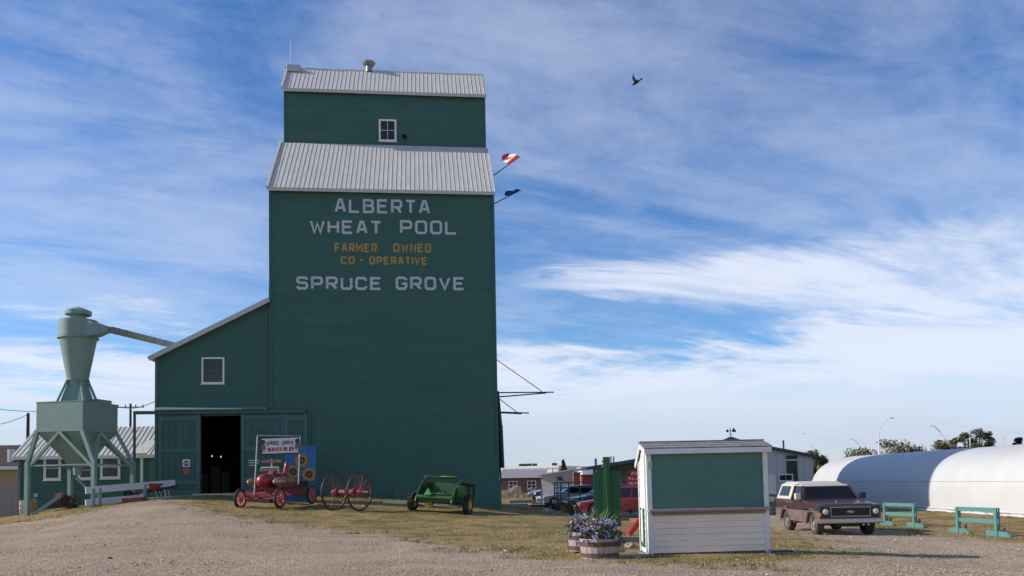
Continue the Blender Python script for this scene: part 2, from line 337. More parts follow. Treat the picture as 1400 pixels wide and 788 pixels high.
def stroke(b, pl, th, y):
    """a mitred ribbon in the XZ plane"""
    pl = [Vector(p) for p in pl]; n = len(pl); closed = (pl[0] - pl[-1]).length < 1e-6; vs = []
    for i in range(n):
        if closed and i in (0, n - 1): d0 = (pl[n - 1] - pl[n - 2]).normalized(); d1 = (pl[1] - pl[0]).normalized()
        else:
            d0 = (pl[i] - pl[i - 1]).normalized() if i else None; d1 = (pl[i + 1] - pl[i]).normalized() if i < n - 1 else None
            d0 = d0 or d1; d1 = d1 or d0
        n0 = Vector((-d0.y, d0.x)); n1 = Vector((-d1.y, d1.x)); m = (n0 + n1)
        m = m.normalized() if m.length > 1e-5 else n0
        k = min(1 / max(m.dot(n0), .35), 1.9) * th / 2
        for s in (1, -1): q = pl[i] + m * k * s; vs.append((q.x, y, q.y))
    b.add(vs, [(2 * i, 2 * i + 1, 2 * i + 3, 2 * i + 2) for i in range(n - 1)])
def word(b, text, x0, x1, z0, z1, y, th, slant=0.0, gap=0.24, arc=0.0):
    """text fitted between x0..x1, base z0, cap z1"""
    tot = sum(GLY[c][0] for c in text) + gap * (len(text) - 1); w = (x1 - x0) / tot; x = x0; k = 0
    for c in text:
        cw = GLY[c][0] * w
        for pl in GLY[c][1]:
            h0, h1 = z0 + th / 2, z1 - th / 2; a0, a1 = x + th / 2 * (c != 'I'), x + cw - th / 2 * (c != 'I')
            q = []
            for (px, pz) in pl:
                X = a0 + px * (a1 - a0); t = (X - x0) / (x1 - x0) - .5
                q.append((X, h0 + pz * (h1 - h0) + slant * (X - x0) + arc * (0.25 - t * t)))
            stroke(b, q, th, y - 0.0003 * (k % 5)); k += 1
        x += cw + gap * w
    return b
# ================================================================== GROUND
def poly_sd(X, Y, poly):
    P = np.array(poly); X = X.ravel(); Y = Y.ravel(); dmin = np.full(X.size, 1e9); ins = np.zeros(X.size, bool); n = len(P)
    for i in range(n):
        a, b = P[i], P[(i + 1) % n]; e = b - a; t = np.clip(((X - a[0]) * e[0] + (Y - a[1]) * e[1]) / (e @ e + 1e-12), 0, 1)
        dmin = np.minimum(dmin, np.hypot(X - a[0] - t * e[0], Y - a[1] - t * e[1]))
        c = (a[1] > Y) != (b[1] > Y)
        with np.errstate(divide='ignore', invalid='ignore'): xi = (b[0] - a[0]) * (Y - a[1]) / (b[1] - a[1]) + a[0]
        ins ^= c & (X < xi)
    return np.where(ins, dmin, -dmin)
G = lambda *pp: [gpix(*p) for p in pp]
LAWN = G((236, 684), (262, 694), (310, 706), (380, 716), (440, 724), (520, 731), (600, 743), (680, 756), (760, 765), (830, 769), (900, 770), (980, 774), (1060, 773), (1120, 768), (1165, 762), (1140, 750), (1115, 738), (1090, 731), (1062, 725)) + [(7.6, 33), (4.2, 34), (2.6, 40), (1.6, 48), (-0.5, 46), (-6, 42.3), (-16, 41)]
SIDE = G((0, 718), (60, 711), (120, 701), (190, 688), (205, 682)) + [(-19, 46), (-45, 46), (-45, 32)]
RIGHT = G((1195, 724), (1262, 731), (1300, 735), (1350, 741), (1400, 746)) + [(30, 20), (60, 22), (60, 75), (20, 75), (14, 44), (12.5, 34)]
FIELD = [(-12, 62), (1.5, 60), (4, 75), (4, 140), (-60, 140), (-60, 62)]
FAR = [(-900, 150), (900, 150), (900, 4000), (-900, 4000)]
def grassy(X, Y):
    g = np.full(np.asarray(X).size, -9.0)
    for P in (LAWN, SIDE, RIGHT, FIELD, FAR): g = np.maximum(g, poly_sd(np.asarray(X, float), np.asarray(Y, float), P))
    return g
def axis(lo, hi, st, far_lo, far_hi):
    a = list(np.arange(lo, hi + 1e-6, st)); s = st; v = hi
    while v < far_hi: s *= 1.35; v += s; a.append(v)
    s = st; v = lo
    while v > far_lo: s *= 1.35; v -= s; a.insert(0, v)
    return np.array(a)
xs = axis(-30, 31, 0.3, -3500, 3500); ys = axis(9, 60, 0.3, -300, 5000)
GX, GY = np.meshgrid(xs, ys); GZ = gz(GX, GY)
rng = np.random.RandomState(5)
near = (np.abs(GX) < 32) & (GY > 8) & (GY < 60)
lum = np.array([mnoise.noise(Vector((float(a) * .35, float(b) * .35, 0))) * .04 + mnoise.noise(Vector((float(a) * 1.1, float(b) * 1.1, 4))) * .018 if q else 0. for a, b, q in zip(GX.ravel(), GY.ravel(), near.ravel())]).reshape(GX.shape)
ELEV_A = math.atan(0.11)
GZ = GZ + lum
nyy, nxx = GX.shape
vs = np.stack([GX.ravel(), GY.ravel(), GZ.ravel()], 1)
idx = np.arange(nxx * nyy).reshape(nyy, nxx)
fs = np.stack([idx[:-1, :-1].ravel(), idx[:-1, 1:].ravel(), idx[1:, 1:].ravel(), idx[1:, :-1].ravel()], 1)
me = bpy.data.meshes.new('ground'); me.from_pydata(vs.tolist(), [], fs.tolist())
me.polygons.foreach_set('use_smooth', [True] * len(me.polygons))
at_ = me.attributes.new('grass', 'FLOAT', 'POINT'); at_.data.foreach_set('value', np.clip(grassy(GX.ravel(), GY.ravel()), -3, 3))
TRACKS = []
for pts_ in (((205, 700), (300, 728), (470, 755), (640, 772), (860, 784)), ((1128, 735), (1220, 742), (1310, 752), (1400, 766)), ((0, 742), (150, 738), (330, 742), (520, 768))):
    c_ = np.array(G(*pts_)); d_ = np.gradient(c_, axis=0); d_ /= np.linalg.norm(d_, axis=1)[:, None]; nrm_ = np.stack([-d_[:, 1], d_[:, 0]], 1)
    for s_ in (-.78, .78): TRACKS.append(c_ + nrm_ * s_)
def line_d(X, Y, P_):
    dm = np.full(X.size, 1e9)
    for a, b in zip(P_[:-1], P_[1:]):
        e = b - a; t = np.clip(((X - a[0]) * e[0] + (Y - a[1]) * e[1]) / (e @ e), 0, 1); dm = np.minimum(dm, np.hypot(X - a[0] - t * e[0], Y - a[1] - t * e[1]))
    return dm
trk_ = np.max([np.clip(1 - line_d(GX.ravel(), GY.ravel(), P_) / .42, 0, 1) for P_ in TRACKS], axis=0)
me.attributes.new('track', 'FLOAT', 'POINT').data.foreach_set('value', trk_)
def ground_mat():
    m = bpy.data.materials.new('gravel_and_grass'); m.use_nodes = True; nt = m.node_tree; L = nt.links; b = nt.nodes['Principled BSDF']
    b.inputs['Roughness'].default_value = 0.95; b.inputs['Specular IOR Level'].default_value = 0.1
    tc = node(nt, 'ShaderNodeTexCoord')
    def nz(s, d=4, r=.6, dist=0, st=(1, 1, 1)):
        mp = node(nt, 'ShaderNodeMapping'); mp.inputs['Scale'].default_value = st; L.new(tc.outputs['Object'], mp.inputs[0])
        n = node(nt, 'ShaderNodeTexNoise'); n.inputs['Scale'].default_value = s; n.inputs['Detail'].default_value = d; n.inputs['Roughness'].default_value = r; n.inputs['Distortion'].default_value = dist; L.new(mp.outputs[0], n.inputs['Vector']); return n.outputs['Fac']
    def vor(s, out='Color'):
        v = node(nt, 'ShaderNodeTexVoronoi'); v.inputs['Scale'].default_value = s; L.new(tc.outputs['Object'], v.inputs['Vector']); return v.outputs[out]
    def rmp(v, stops):
        r = node(nt, 'ShaderNodeValToRGB'); e = r.color_ramp.elements
        while len(e) < len(stops): e.new(0.5)
        for q, (p, c) in zip(e, stops): q.position = p; q.color = (*c, 1)
        L.new(v, r.inputs[0]); return r.outputs[0]
    def mixc(f, a, c, bt='MIX'):
        x = node(nt, 'ShaderNodeMix', data_type='RGBA', blend_type=bt)
        if isinstance(f, float): x.inputs['Factor'].default_value = f
        else: L.new(f, x.inputs['Factor'])
        L.new(a, x.inputs['A'])
        if isinstance(c, tuple): x.inputs['B'].default_value = (*c, 1)
        else: L.new(c, x.inputs['B'])
        return x.outputs['Result']
    def mr(v, a, c, d=0., e=1.):
        x = node(nt, 'ShaderNodeMapRange'); x.interpolation_type = 'SMOOTHSTEP'; L.new(v, x.inputs[0])
        for i, q in zip((1, 2, 3, 4), (a, c, d, e)): x.inputs[i].default_value = q
        return x.outputs[0]
    sepc = node(nt, 'ShaderNodeSeparateColor'); L.new(vor(17.0), sepc.inputs[0])
    sepd = node(nt, 'ShaderNodeSeparateColor'); L.new(vor(38.0), sepd.inputs[0])
    stone = rmp(sepc.outputs[0], [(0.0, (.07, .048, .033)), (.16, (.28, .205, .142)), (.6, (.435, .322, .212)), (.88, (.535, .408, .275)), (1.0, (.70, .59, .47))])
    stone2 = rmp(sepd.outputs[0], [(0.0, (.12, .085, .060)), (.5, (.415, .304, .198)), (1.0, (.585, .445, .315))])
    grav = mixc(0.45, stone, stone2)
    grav = mixc(mr(nz(.45, 6, .65, .4, (1, 1.8, 1)), .42, .70, 0, .55), grav, (.31, .222, .156))
    grav = mixc(mr(nz(.22, 5, .6, .3), .5, .72, 0, .35), grav, (.46, .352, .255))
    grav = mixc(mr(nz(.5, 6, .6, .25, (.16, 1.3, 1)), .50, .64, 0, .5), grav, (.30, .215, .155))
    grav = mixc(mr(nz(.7, 6, .6, .2, (1.2, .12, 1)), .55, .68, 0, .35), grav, (.50, .39, .29))
    tk = node(nt, 'ShaderNodeAttribute'); tk.attribute_name = 'track'
    tm = node(nt, 'ShaderNodeMath', operation='MULTIPLY'); L.new(mr(tk.outputs['Fac'], .15, .75), tm.inputs[0]); L.new(mr(nz(1.1, 5, .6), .35, .6, .15, .75), tm.inputs[1])
    grav = mixc(tm.outputs[0], grav, (.40, .302, .222))
    dry = rmp(nz(3.0, 8, .75), [(.28, (.14, .092, .036)), (.45, (.29, .198, .082)), (.62, (.39, .275, .125)), (.8, (.50, .37, .19))])
    grn = rmp(nz(9.0, 6, .7), [(.3, (.09, .085, .026)), (.55, (.18, .160, .052)), (.8, (.27, .225, .085))])
    gcol = mixc(mr(nz(.55, 6, .65, .3), .44, .62), dry, grn)
    gcol = mixc(mr(nz(1.4, 7, .7), .56, .68, 0, .8), gcol, (.38, .255, .165))
    fine = node(nt, 'ShaderNodeMapRange'); L.new(nz(30, 3, .6, 0, (1.6, .7, 1)), fine.inputs[0]); fine.inputs[1].default_value = .3; fine.inputs[2].default_value = .7; fine.inputs[3].default_value = .60; fine.inputs[4].default_value = 1.40
    gcol = mixc(1.0, gcol, fine.outputs[0], 'MULTIPLY')
    at = node(nt, 'ShaderNodeAttribute'); at.attribute_name = 'grass'
    def M(op, a, c):
        x = node(nt, 'ShaderNodeMath', operation=op)
        for i, q in enumerate((a, c)):
            if isinstance(q, (int, float)): x.inputs[i].default_value = q
            else: L.new(q, x.inputs[i])
        return x.outputs[0]
    e = M('ADD', at.outputs['Fac'], M('MULTIPLY', M('SUBTRACT', nz(.9, 8, .72, .5), .5), 5.5))
    f = mr(e, -.35, .45)
    L.new(mixc(f, grav, gcol), b.inputs['Base Color'])
    hgt = M('ADD', M('MULTIPLY', vor(17.0, 'Distance'), .9), M('ADD', nz(9, 6, .7), M('MULTIPLY', nz(1.2, 4, .6), 2.0)))
    bp = node(nt, 'ShaderNodeBump'); bp.inputs['Strength'].default_value = .75; bp.inputs['Distance'].default_value = .035
    L.new(hgt, bp.inputs['Height']); L.new(bp.outputs[0], b.inputs['Normal']); return m
me.materials.append(ground_mat())
ground = bpy.data.objects.new('ground', me); COL.objects.link(ground); tag(ground, 'gravel yard and dry patchy lawn around the grain elevator', 'ground', kind='structure')

# ================================================================== GRAIN ELEVATOR
EA = ELEV_A; EN = Vector((math.sin(EA), -math.cos(EA), 0)); EU = Vector((math.cos(EA), math.sin(EA), 0))
EP = at(370, 500, 41.2); EP.z = 0
def F(px, py, d=0.0):
    q = onplane(px, py, EP - EN * d, EN); r = q - EP; return (r.dot(EU), q.z)
elev = thing('grain_elevator', 'tall dark green wooden grain elevator with lettered front and side driveway shed', 'grain elevator', EP, EA)
TW_ = F(677, 450)[0]; ZE = F(520, 259)[1]; TD = 11.6; SETB = 3.9
ZR = F(520, 201, SETB)[1]; CD = 3.7; ZC = F(520, 125, SETB)[1]; ZCR = F(520, 101, SETB + CD / 2)[1]
BASE = -0.5
U0, U1 = 0.0, TW_
# tower core with gable ends
core = MB()
core.prism([(0.03, BASE), (TD, BASE), (TD, ZE), (SETB + CD, ZR), (SETB, ZR), (0.03, ZE)], U0 + .02, U1 - .02, 'YZ')
core.build('tower_wall', m_green, elev)
sb = siding(MB(), lambda z: [(U0, U1)], BASE, ZE - 0.02, 0.15)
tag(sb.build('clapboard_siding', m_green, elev, fix=False), kind='stuff')
for u in (U0, U1):
    MB().box(u - .06, u + .06, -.045, .12, BASE, ZE - .03).build('corner_board', m_green, elev)
# flared skirt at the foot
sk = MB().prism([(-.03, 1.55), (-.03, 1.5), (-.22, BASE), (.05, BASE), (.05, 1.55)], 6.0, U1 + .16, 'YZ'); sk.build('skirt_board', m_green, elev)
# cupola
cu = MB().prism([(SETB + .03, ZR - .6), (SETB + CD, ZR - .6), (SETB + CD, ZC), (SETB + CD / 2, ZCR), (SETB + .03, ZC)], U0 + .14, U1 - .06, 'YZ')
cu.build('cupola_wall', m_green, elev)
cs = siding(MB(), lambda z: [(U0 + .12, U1 - .04)], ZR - .1, ZC - .02, 0.15, SETB)
tag(cs.build('cupola_siding', m_green, elev, fix=False), kind='stuff')
for u in (U0 + .12, U1 - .04): MB().box(u - .05, u + .05, SETB - .035, SETB + .1, ZR - .1, ZC - .02).build('corner_board', m_green, elev)
def slope(name, ya, za, yb, zb, ua, ub, over=0.25):
    """metal covered slope from eave (ya,za) to top (yb,zb)"""
    d = Vector((0, yb - ya, zb - za)); l = d.length; d /= l; n = Vector((0, -d.z, d.y)) if yb > ya else Vector((0, d.z, -d.y))
    if n.z < 0: n = -n
    o = Vector((0, ya, za)) - d * over
    dk = MB(); c = [o + Vector((u, 0, 0)) + d * s for u, s in ((ua, 0), (ub, 0), (ub, l + over), (ua, l + over))]
    dk.hexa([q + n * .01 for q in c], [q + n * .09 for q in c]); deck = dk.build(name, m_roofd, elev)
    ribbed(ua, ub, -.015, l + over - .01, .232, .02, (o + n * .097, (1, 0, 0), d, n)).build('ribbed_sheet', m_roof, deck, fix=False)
    fb = MB(); fb.box(ua, ub, o.y - .06, o.y - .02, o.z - .08, o.z + .10); fb.build('fascia', m_roofd, deck)
    return deck
slope('lower_roof', 0, ZE, SETB - .02, ZR, U0 - .08, U1 + .10)
slope('lower_roof', TD, ZE, SETB + CD + .02, ZR, U0 - .08, U1 + .10)
slope('cupola_roof', SETB, ZC, SETB + CD / 2, ZCR, U0 + .02, U1 + .06)
slope('cupola_roof', SETB + CD, ZC, SETB + CD / 2, ZCR, U0 + .02, U1 + .06)
MB().tube((U0 + .0, SETB + CD / 2, ZCR + .12), (U1 + .08, SETB + CD / 2, ZCR + .12), .08, n=8).build('ridge_cap', m_roofd, elev)
for (ua, ya, za, yb, zb) in ((U0 - .1, -.25, ZE - .2, SETB, ZR + .05), (U0 - .0, SETB - .2, ZC - .15, SETB + CD / 2, ZCR + .05)):
    MB().bar((ua, ya, za + .1), (ua, yb, zb + .1), .12, .16).build('rake_trim', m_roofd, elev)
# cupola window and flood lamp
u, z = F(530, 179, SETB); u2, _ = F(542, 179, SETB); _, z2 = F(530, 164, SETB)
window(elev, u, z, 2 * (u2 - u), 2 * (z2 - z), SETB - .02, 2, 2, .1)
u, z = F(553, 191, SETB)
fl = MB().lathe([(0, .02), (.10, .02), (.14, -.1), (.15, -.14), (.13, -.14), (.09, -.02)], 12, 'Y', (u, SETB - .25, z)); fl.tube((u, SETB, z - .05), (u, SETB - .2, z), .02)
fl.build('flood_lamp', m_dark, elev, smooth=True)
# lettering
def letter_line(txt, xa, xb, ya, yb, m, th, ya2=None):
    (a, za), (b_, _) = F(xa, yb), F(xb, yb); z1 = F(xa, ya)[1]; zb = F(xb, yb + (ya2 or 0))[1]
    w = word(MB(), txt, a, b_, za, z1, -.0117, th, (zb - za) / (b_ - a) * 0)
    w.build('lettering', m, elev, fix=False)
letter_line('ALBERTA', 457.6, 588, 271.5, 291, m_letw, .125)
letter_line('WHEAT', 423.6, 522, 300.8, 319.5, m_letw, .125)
letter_line('POOL', 547, 625, 301.2, 320, m_letw, .125)
letter_line('FARMER', 457.6, 515.6, 332.6, 344.8, m_leto, .085)
letter_line('OWNED', 537.8, 589.5, 332.8, 345, m_leto, .085)
letter_line('CO', 466, 485, 350.6, 361.6, m_leto, .085)
letter_line('-', 491, 497.5, 350.6, 361.6, m_leto, .085)
letter_line('OPERATIVE', 505, 584.2, 350.8, 361.8, m_leto, .085)
letter_line('SPRUCE', 405, 522, 378, 396.2, m_letw, .13)
letter_line('GROVE', 541, 635.5, 378.4, 396.6, m_letw, .13)
# ---- driveway shed
SY = 0.08; SD = 11.0
SU0 = F(213, 560)[0]; ZS0 = F(213, 489)[1]; ZS1 = F(366, 412)[1]
sl_ = (ZS1 - ZS0) / (0 - SU0)
DU0, DU1 = F(273.5, 620)[0], F(330.5, 620)[0]; DZ0 = F(300, 675)[1] - .02; DZ1 = F(300, 567)[1]
zline = lambda u: ZS0 + (u - SU0) * sl_
sw = MB()
sw.prism([(SU0, BASE), (DU0, BASE), (DU0, zline(DU0)), (SU0, ZS0)], SY, SY + .2, 'XZ')
sw.prism([(DU1, BASE), (-.02, BASE), (-.02, zline(-.02)), (DU1, zline(DU1))], SY, SY + .2, 'XZ')
sw.prism([(DU0, DZ1), (DU1, DZ1), (DU1, zline(DU1)), (DU0, zline(DU0))], SY, SY + .2, 'XZ')
sw.box(SU0, SU0 + .2, SY + .2, SD, BASE, ZS0); sw.prism([(SU0, BASE), (-.02, BASE), (-.02, ZS1), (SU0, ZS0)], SD, SD + .2, 'XZ')
sw.build('shed_wall', m_green, elev)
def srange(z):
    top = SU0 + (z - ZS0) / sl_ if z > ZS0 else SU0
    if z < DZ1: return [(SU0, DU0), (DU1, -.03)]
    return [(max(SU0, top), -.03)] if top < -.1 else []
tag(siding(MB(), srange, BASE, ZS1 - .1, .15, SY).build('shed_siding', m_green, elev, fix=False), kind='stuff')
MB().box(SU0 - .06, SU0 + .06, SY - .05, SY + .1, BASE, ZS0).build('corner_board', m_trimg, elev)
# shed roof (slopes down to the left)
d = Vector((-SU0, 0, ZS1 - ZS0)); ln = d.length; d.normalize(); n = Vector((-d.z, 0, d.x))
o = Vector((SU0, 0, ZS0)) - d * .3
dk = MB(); c = [o + Vector((0, yy, 0)) + d * s for yy, s in ((-.22, 0), (-.22, ln + .3), (SD + .4, ln + .3), (SD + .4, 0))]
dk.hexa([q + n * .0 for q in c], [q + n * .13 for q in c]); rf = dk.build('shed_roof', m_roofd, elev)
ribbed(-.24, SD + .42, -.02, ln + .29, .232, .02, (o + n * .135, (0, 1, 0), d, n)).build('ribbed_sheet', m_roof, rf, fix=False)
MB().bar(o + Vector((0, -.26, 0)) + n * .04, o + Vector((0, -.26, 0)) + d * (ln + .28) + n * .04, .05, .22, up=n).build('rake_trim', m_roofd, rf)
# shed window
u, z = F(291.5, 507, SY); uu, _ = F(307, 507, SY); _, zz = F(291, 489, SY)
window(elev, u, z, 2 * (uu - u), 2 * (zz - z), SY - .02, 3, 4, .08, mu=m_trimg)
# interior hall
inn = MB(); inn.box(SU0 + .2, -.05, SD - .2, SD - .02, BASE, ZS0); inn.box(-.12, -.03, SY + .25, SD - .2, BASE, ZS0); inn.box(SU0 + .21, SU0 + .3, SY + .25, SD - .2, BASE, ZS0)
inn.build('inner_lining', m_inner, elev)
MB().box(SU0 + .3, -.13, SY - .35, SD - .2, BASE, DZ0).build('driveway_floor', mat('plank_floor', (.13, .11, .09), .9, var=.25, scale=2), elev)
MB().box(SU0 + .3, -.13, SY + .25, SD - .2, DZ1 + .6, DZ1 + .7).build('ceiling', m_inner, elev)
MB().box(DU0 - .25, DU1 + 1.7, SY - .5, SY - .36, BASE, DZ0 + .03).build('door_sill', m_concrete, elev)
bulb = mat('lit_bulb', (.9, .8, .6), .4, emit=((1, .66, .36), 0.9))
for px, py in ((290, 624), (302, 625)):
    uu, zz = F(px, py, 7.5)
    o_ = MB().lathe([(0, -.05), (.03, -.03), (.036, 0), (.02, .05), (0, .08)], 8, 'Z', (uu, 7.5, zz)).build('light_bulb', bulb, elev, smooth=True)
    MB().tube((uu, 7.5, zz + .08), (uu, 7.5, DZ1 + .6), .008, n=5).build('cord', m_black, o_)
for px, w_, h_ in ((296, .5, 1.5), (309, .4, 1.2), (279, .5, 1.1)):
    uu, _ = F(px, 640, 6.5); MB().box(uu - w_ / 2, uu + w_ / 2, 6.3, 6.8, DZ0, DZ0 + h_).build('bin_post', mat('grey_boards', (.16, .14, .12), .8), elev)
# sliding doors
def sliding_door(ua, ub, za, zb, rails, y):
    fr = MB(); st = .17
    fr.box(ua, ua + st, y - .05, y + .02, za, zb); fr.box(ub - st, ub, y - .05, y + .02, za, zb)
    for k, rz_ in enumerate(rails): fr.box(ua + st, ub - st, y - .045, y + .02, rz_ - .09, rz_ + .09)
    dr = fr.build('sliding_door', m_trimg, elev)
    nb = 5; w = (ub - ua - 2 * st) / nb
    for k in range(nb): MB().box(ua + st + k * w + .006, ua + st + (k + 1) * w - .006, y - .012 - .004 * (k % 2), y + .015, za, zb).build('door_board', m_door, dr)
    return dr
DY = SY - .13
zb = F(300, 566)[1]; za = DZ0 - .02
rl = lambda *ys: [F(300, y_)[1] for y_ in ys]
D1 = sliding_door(F(217, 620)[0], DU0 + .02, za - .05, zb, rl(572, 615.5, 659, 673), DY)
D2 = sliding_door(DU1 - .02, F(389, 620)[0], za, zb, rl(571.5, 614.5, 658, 673), DY)
D3 = sliding_door(F(389.5, 620)[0], F(421, 620)[0], za, zb - .05, rl(573, 673), DY - .09)
ut0, zt = F(184, 565.5); ut1, zt1 = F(419, 564)
tr = MB().box(ut0, ut1, DY - .16, DY - .02, zt - .06, zt + .10); trk = tr.build('door_track', m_door, elev)
MB().prism([(DY - .24, zt + .12), (DY + .05, zt + .27), (DY + .05, zt + .29), (DY - .24, zt + .15)], SU0, F(367, 562)[0], 'YZ').build('track_flashing', mat('faded_green_flashing', (.13, .21, .185), .7), trk)
MB().box(ut0, ut0 + .10, DY - .14, DY - .04, BASE + .2, zt - .062).build('track_post', m_door, elev)
uu, zz = F(422.5, 562); MB().tube((uu, -.10, zz), (uu, -.10, BASE), .045, n=8).build('downpipe', m_trimg, elev)
# notices on the doors
yN = DY - .06
u0, z0 = F(250.5, 628.5); u1_, z1 = F(260.5, 642)
p = MB().box(u0, u1_, yN, yN + .03, z1 + .12, z0).build('stop_notice', m_white, D1)
cx, cz, rr = (u0 + u1_) / 2, z0 - .2, .145
oc = MB(); oc.add([(cx + rr * math.cos(R(22.5 + 45 * k)), yN - .003, cz + rr * math.sin(R(22.5 + 45 * k))) for k in range(8)], [tuple(range(8))]); oc.build('red_octagon', m_redw, p, fix=False)
word(MB(), 'STOP', cx - .11, cx + .11, cz - .045, cz + .045, yN - .006, .018).build('lettering', m_white, p, fix=False)
u0b, z0b = F(250.8, 642.5); p2 = MB().box(u0b, u1_ - .01, yN, yN + .03, F(255, 649)[1], z1 + .06).build('orange_notice', mat('orange_notice', (.42, .13, .07), .7, dirt=(.1, .05, .04), dscale=8, damt=.9), D1)
for k, (xa, xb, yy) in enumerate(((340, 355, 630), (341, 349, 633), (341, 350, 636.5), (351, 355, 633))):
    a_, z_ = F(xa, yy); b2, _ = F(xb, yy); MB().box(a_, b2, yN - .001 * k, yN + .03, z_ - .03, z_ + .03).build('notice_strip', m_letw, D2)
# roof gear
u, z = F(504.5, 99, SETB + CD / 2); zt_ = F(504.5, 84, SETB + CD / 2)[1]; y_ = SETB + CD / 2; h_ = zt_ - z
MB().lathe([(0.0, 0), (.20, 0), (.19, h_ * .52), (.24, h_ * .52), (.36, h_ * .70), (.38, h_ * .86), (.22, h_ * .96), (0, h_)], 18, 'Z', (u, y_, z)).build('roof_ventilator', mat('vent_metal', (.22, .23, .24), .4, .6, var=.2), elev, smooth=True)
u, z = F(397.5, 97, y_); zt_ = F(397.5, 56, y_)[1]; ul, _ = F(392.5, 97, y_)
an = MB().tube((u, y_, z - .2), (u, y_, zt_), .022, n=6); an.bar((ul - .05, y_, z + .35), (u + .1, y_, z + .35), .05, .05); an.bar((ul - .1, y_, z + .2), (u + .1, y_, z + .15), .06, .10); an.tube((ul, y_, z - .35), (ul, y_, z + .42), .04, n=6)
an.build('antenna', mat('antenna_metal', (.30, .31, .33), .5, .4), elev)
u, z = F(404, 97.5, y_); MB().prism([(-.42, -.25), (.42, -.25), (.38, .06), (.30, .14), (-.42, .14)], y_ - .5, y_ + .1).xf(Matrix.Translation((u, 0, z))).build('roof_box', mat('grey_metal', (.42, .43, .45), .5, .3), elev, bevel=.02)
# duct on the left flank of the tower
u, z1 = F(364.5, 385); _, z0 = F(364.5, 412)
MB().prism([(-.02, F(366, 330)[1]), (-.30 + .12, z1), (-.20, z0 - .1), (-.02, z0 - .1)], .6, 1.5, 'XZ').build('side_duct', m_green, elev)
# gear on the right flank: two cantilever frames, loading spout
def P(px, py, d): u, z = F(px, py, d); return Vector((u, d, z))
dd = 1.2
for (a, b_, c) in (((679, 492), (757, 536.5), (680, 537)), ((682, 545), (723, 565), (682, 563.5))):
    fr = MB(); fr.tube(P(*a, dd), P(b_[0] - 16, b_[1] - 1, dd), .022, n=6); fr.bar(P(*c, dd), P(*b_, dd), .07, .06); fr.bar(P(c[0], c[1] + (6 if a[1] < 500 else 1), dd + .4), P(b_[0] - 10, b_[1] + 1, dd + .1), .06)
    fr.build('loading_bracket', m_dark, elev)
sp = MB(); sp.tube(P(680.5, 535, .8), P(683.5, 582, .8), .07, .13, 8); sp.tube(P(683.5, 582, .8), P(687, 640, .8), .15, .11, 8); sp.tube(P(681, 600, 1.2), P(685, 662, 1.2), .05, n=6)
sp.build('loading_spout', mat('dark_green_iron', (.012, .028, .03), .6), elev)
MB().box(U1 - .02, U1 + .12, .3, 3.0, BASE, F(682, 570)[1]).build('pit_cover', m_green, elev)

# ================================================================== FLAGS
def flag(px0, py0, px1, py1, d, kind, label, group):
    a, b_ = P(px0, py0, d), P(px1, py1, d); Mx = Matrix.Translation(EP) @ Matrix.Rotation(EA, 4, 'Z')
    a, b_ = Mx @ a, Mx @ b_; root = thing('flag', label, 'flag', a, 0, group); v = b_ - a
    MB().tube((0, 0, 0), v, .03, .022, 8).build('pole', m_dark, root)
    ln = v.length; ax = v.normalized(); wind = Vector((-.55, .45, .62)) if kind == 'maple' else Vector((-.78, .45, .02)); wind = (wind - ax * wind.dot(ax)).normalized(); nn = ax.cross(wind)
    hoist = ln * .46; fly = .95 if kind == 'maple' else 1.0
    def pt(s, t):   # s along the hoist from the tip, t along the fly
        gath = 1 - .45 * t
        return ax * (ln * .99 - hoist * (.5 + (s - .5) * gath)) + wind * (fly * t * (1 - .1 * s)) + nn * (.12 * math.sin(5.5 * t + 2.0 * s) * t) - Vector((0, 0, .12 * t * t)) + ax * (.14 * math.sin(7 * t) * t)
    def strip(t0, t1, m, nm, off=0.0):
        b = MB(); nt_, ns = 6, 8; vs = [pt(j / ns, t0 + (t1 - t0) * i / nt_) + nn * off for i in range(nt_ + 1) for j in range(ns + 1)]
        b.add(vs, [(i * (ns + 1) + j, i * (ns + 1) + j + 1, (i + 1) * (ns + 1) + j + 1, (i + 1) * (ns + 1) + j) for i in range(nt_) for j in range(ns)])
        return b.build(nm, m, root, smooth=True, fix=False)
    red = mat('flag_red', (.60, .03, .035), .8); wht = mat('flag_white', (.75, .75, .75), .8); blu = mat('flag_blue', (.02, .035, .16), .8)
    if kind == 'maple':
        strip(0, .25, red, 'red_bar'); strip(.25, .75, wht, 'white_field'); strip(.75, 1, red, 'red_bar')
        lf = [(0, .42), (.08, .25), (.2, .3), (.17, .1), (.36, .14), (.3, .0), (.38, -.05), (.14, -.24), (.16, -.32), (.02, -.28), (.015, -.45)]
        lf = lf + [(-x, y) for x, y in lf[::-1]]
        for off in (.006, -.006):
            b = MB(); b.add([pt(.5 + x * .62, .5 + y * .5) + nn * off for x, y in lf] + [pt(.5, .5) + nn * off], [(i, (i + 1) % len(lf), len(lf)) for i in range(len(lf))]); b.build('maple_leaf', red, root, fix=False)
    else:
        strip(0, 1, blu, 'blue_field')
        for off in (.006, -.006):
            b = MB(); sh = [(-.16, .2), (.16, .2), (.16, -.05), (0, -.22), (-.16, -.05)]; b.add([pt(.5 + x, .55 + y * .5) + nn * off for x, y in sh], [(0, 1, 2, 3, 4)]); b.build('shield', wht, root, fix=False)
flag(675, 240, 711, 214, 1.5, 'maple', 'red and white maple leaf flag on pole from elevator flank', 'flags on the elevator')
flag(675, 279, 712, 260, 1.5, 'blue', 'dark blue flag on lower pole from elevator flank', 'flags on the elevator')

# ================================================================== DUST COLLECTOR
CY = 37.0
cp = at(113, 620, CY); CA = R(-10)
ch = thing('dust_collector', 'pale green cyclone dust collector with square bin on braced legs', 'dust collector', (cp.x, cp.y, 0), CA)
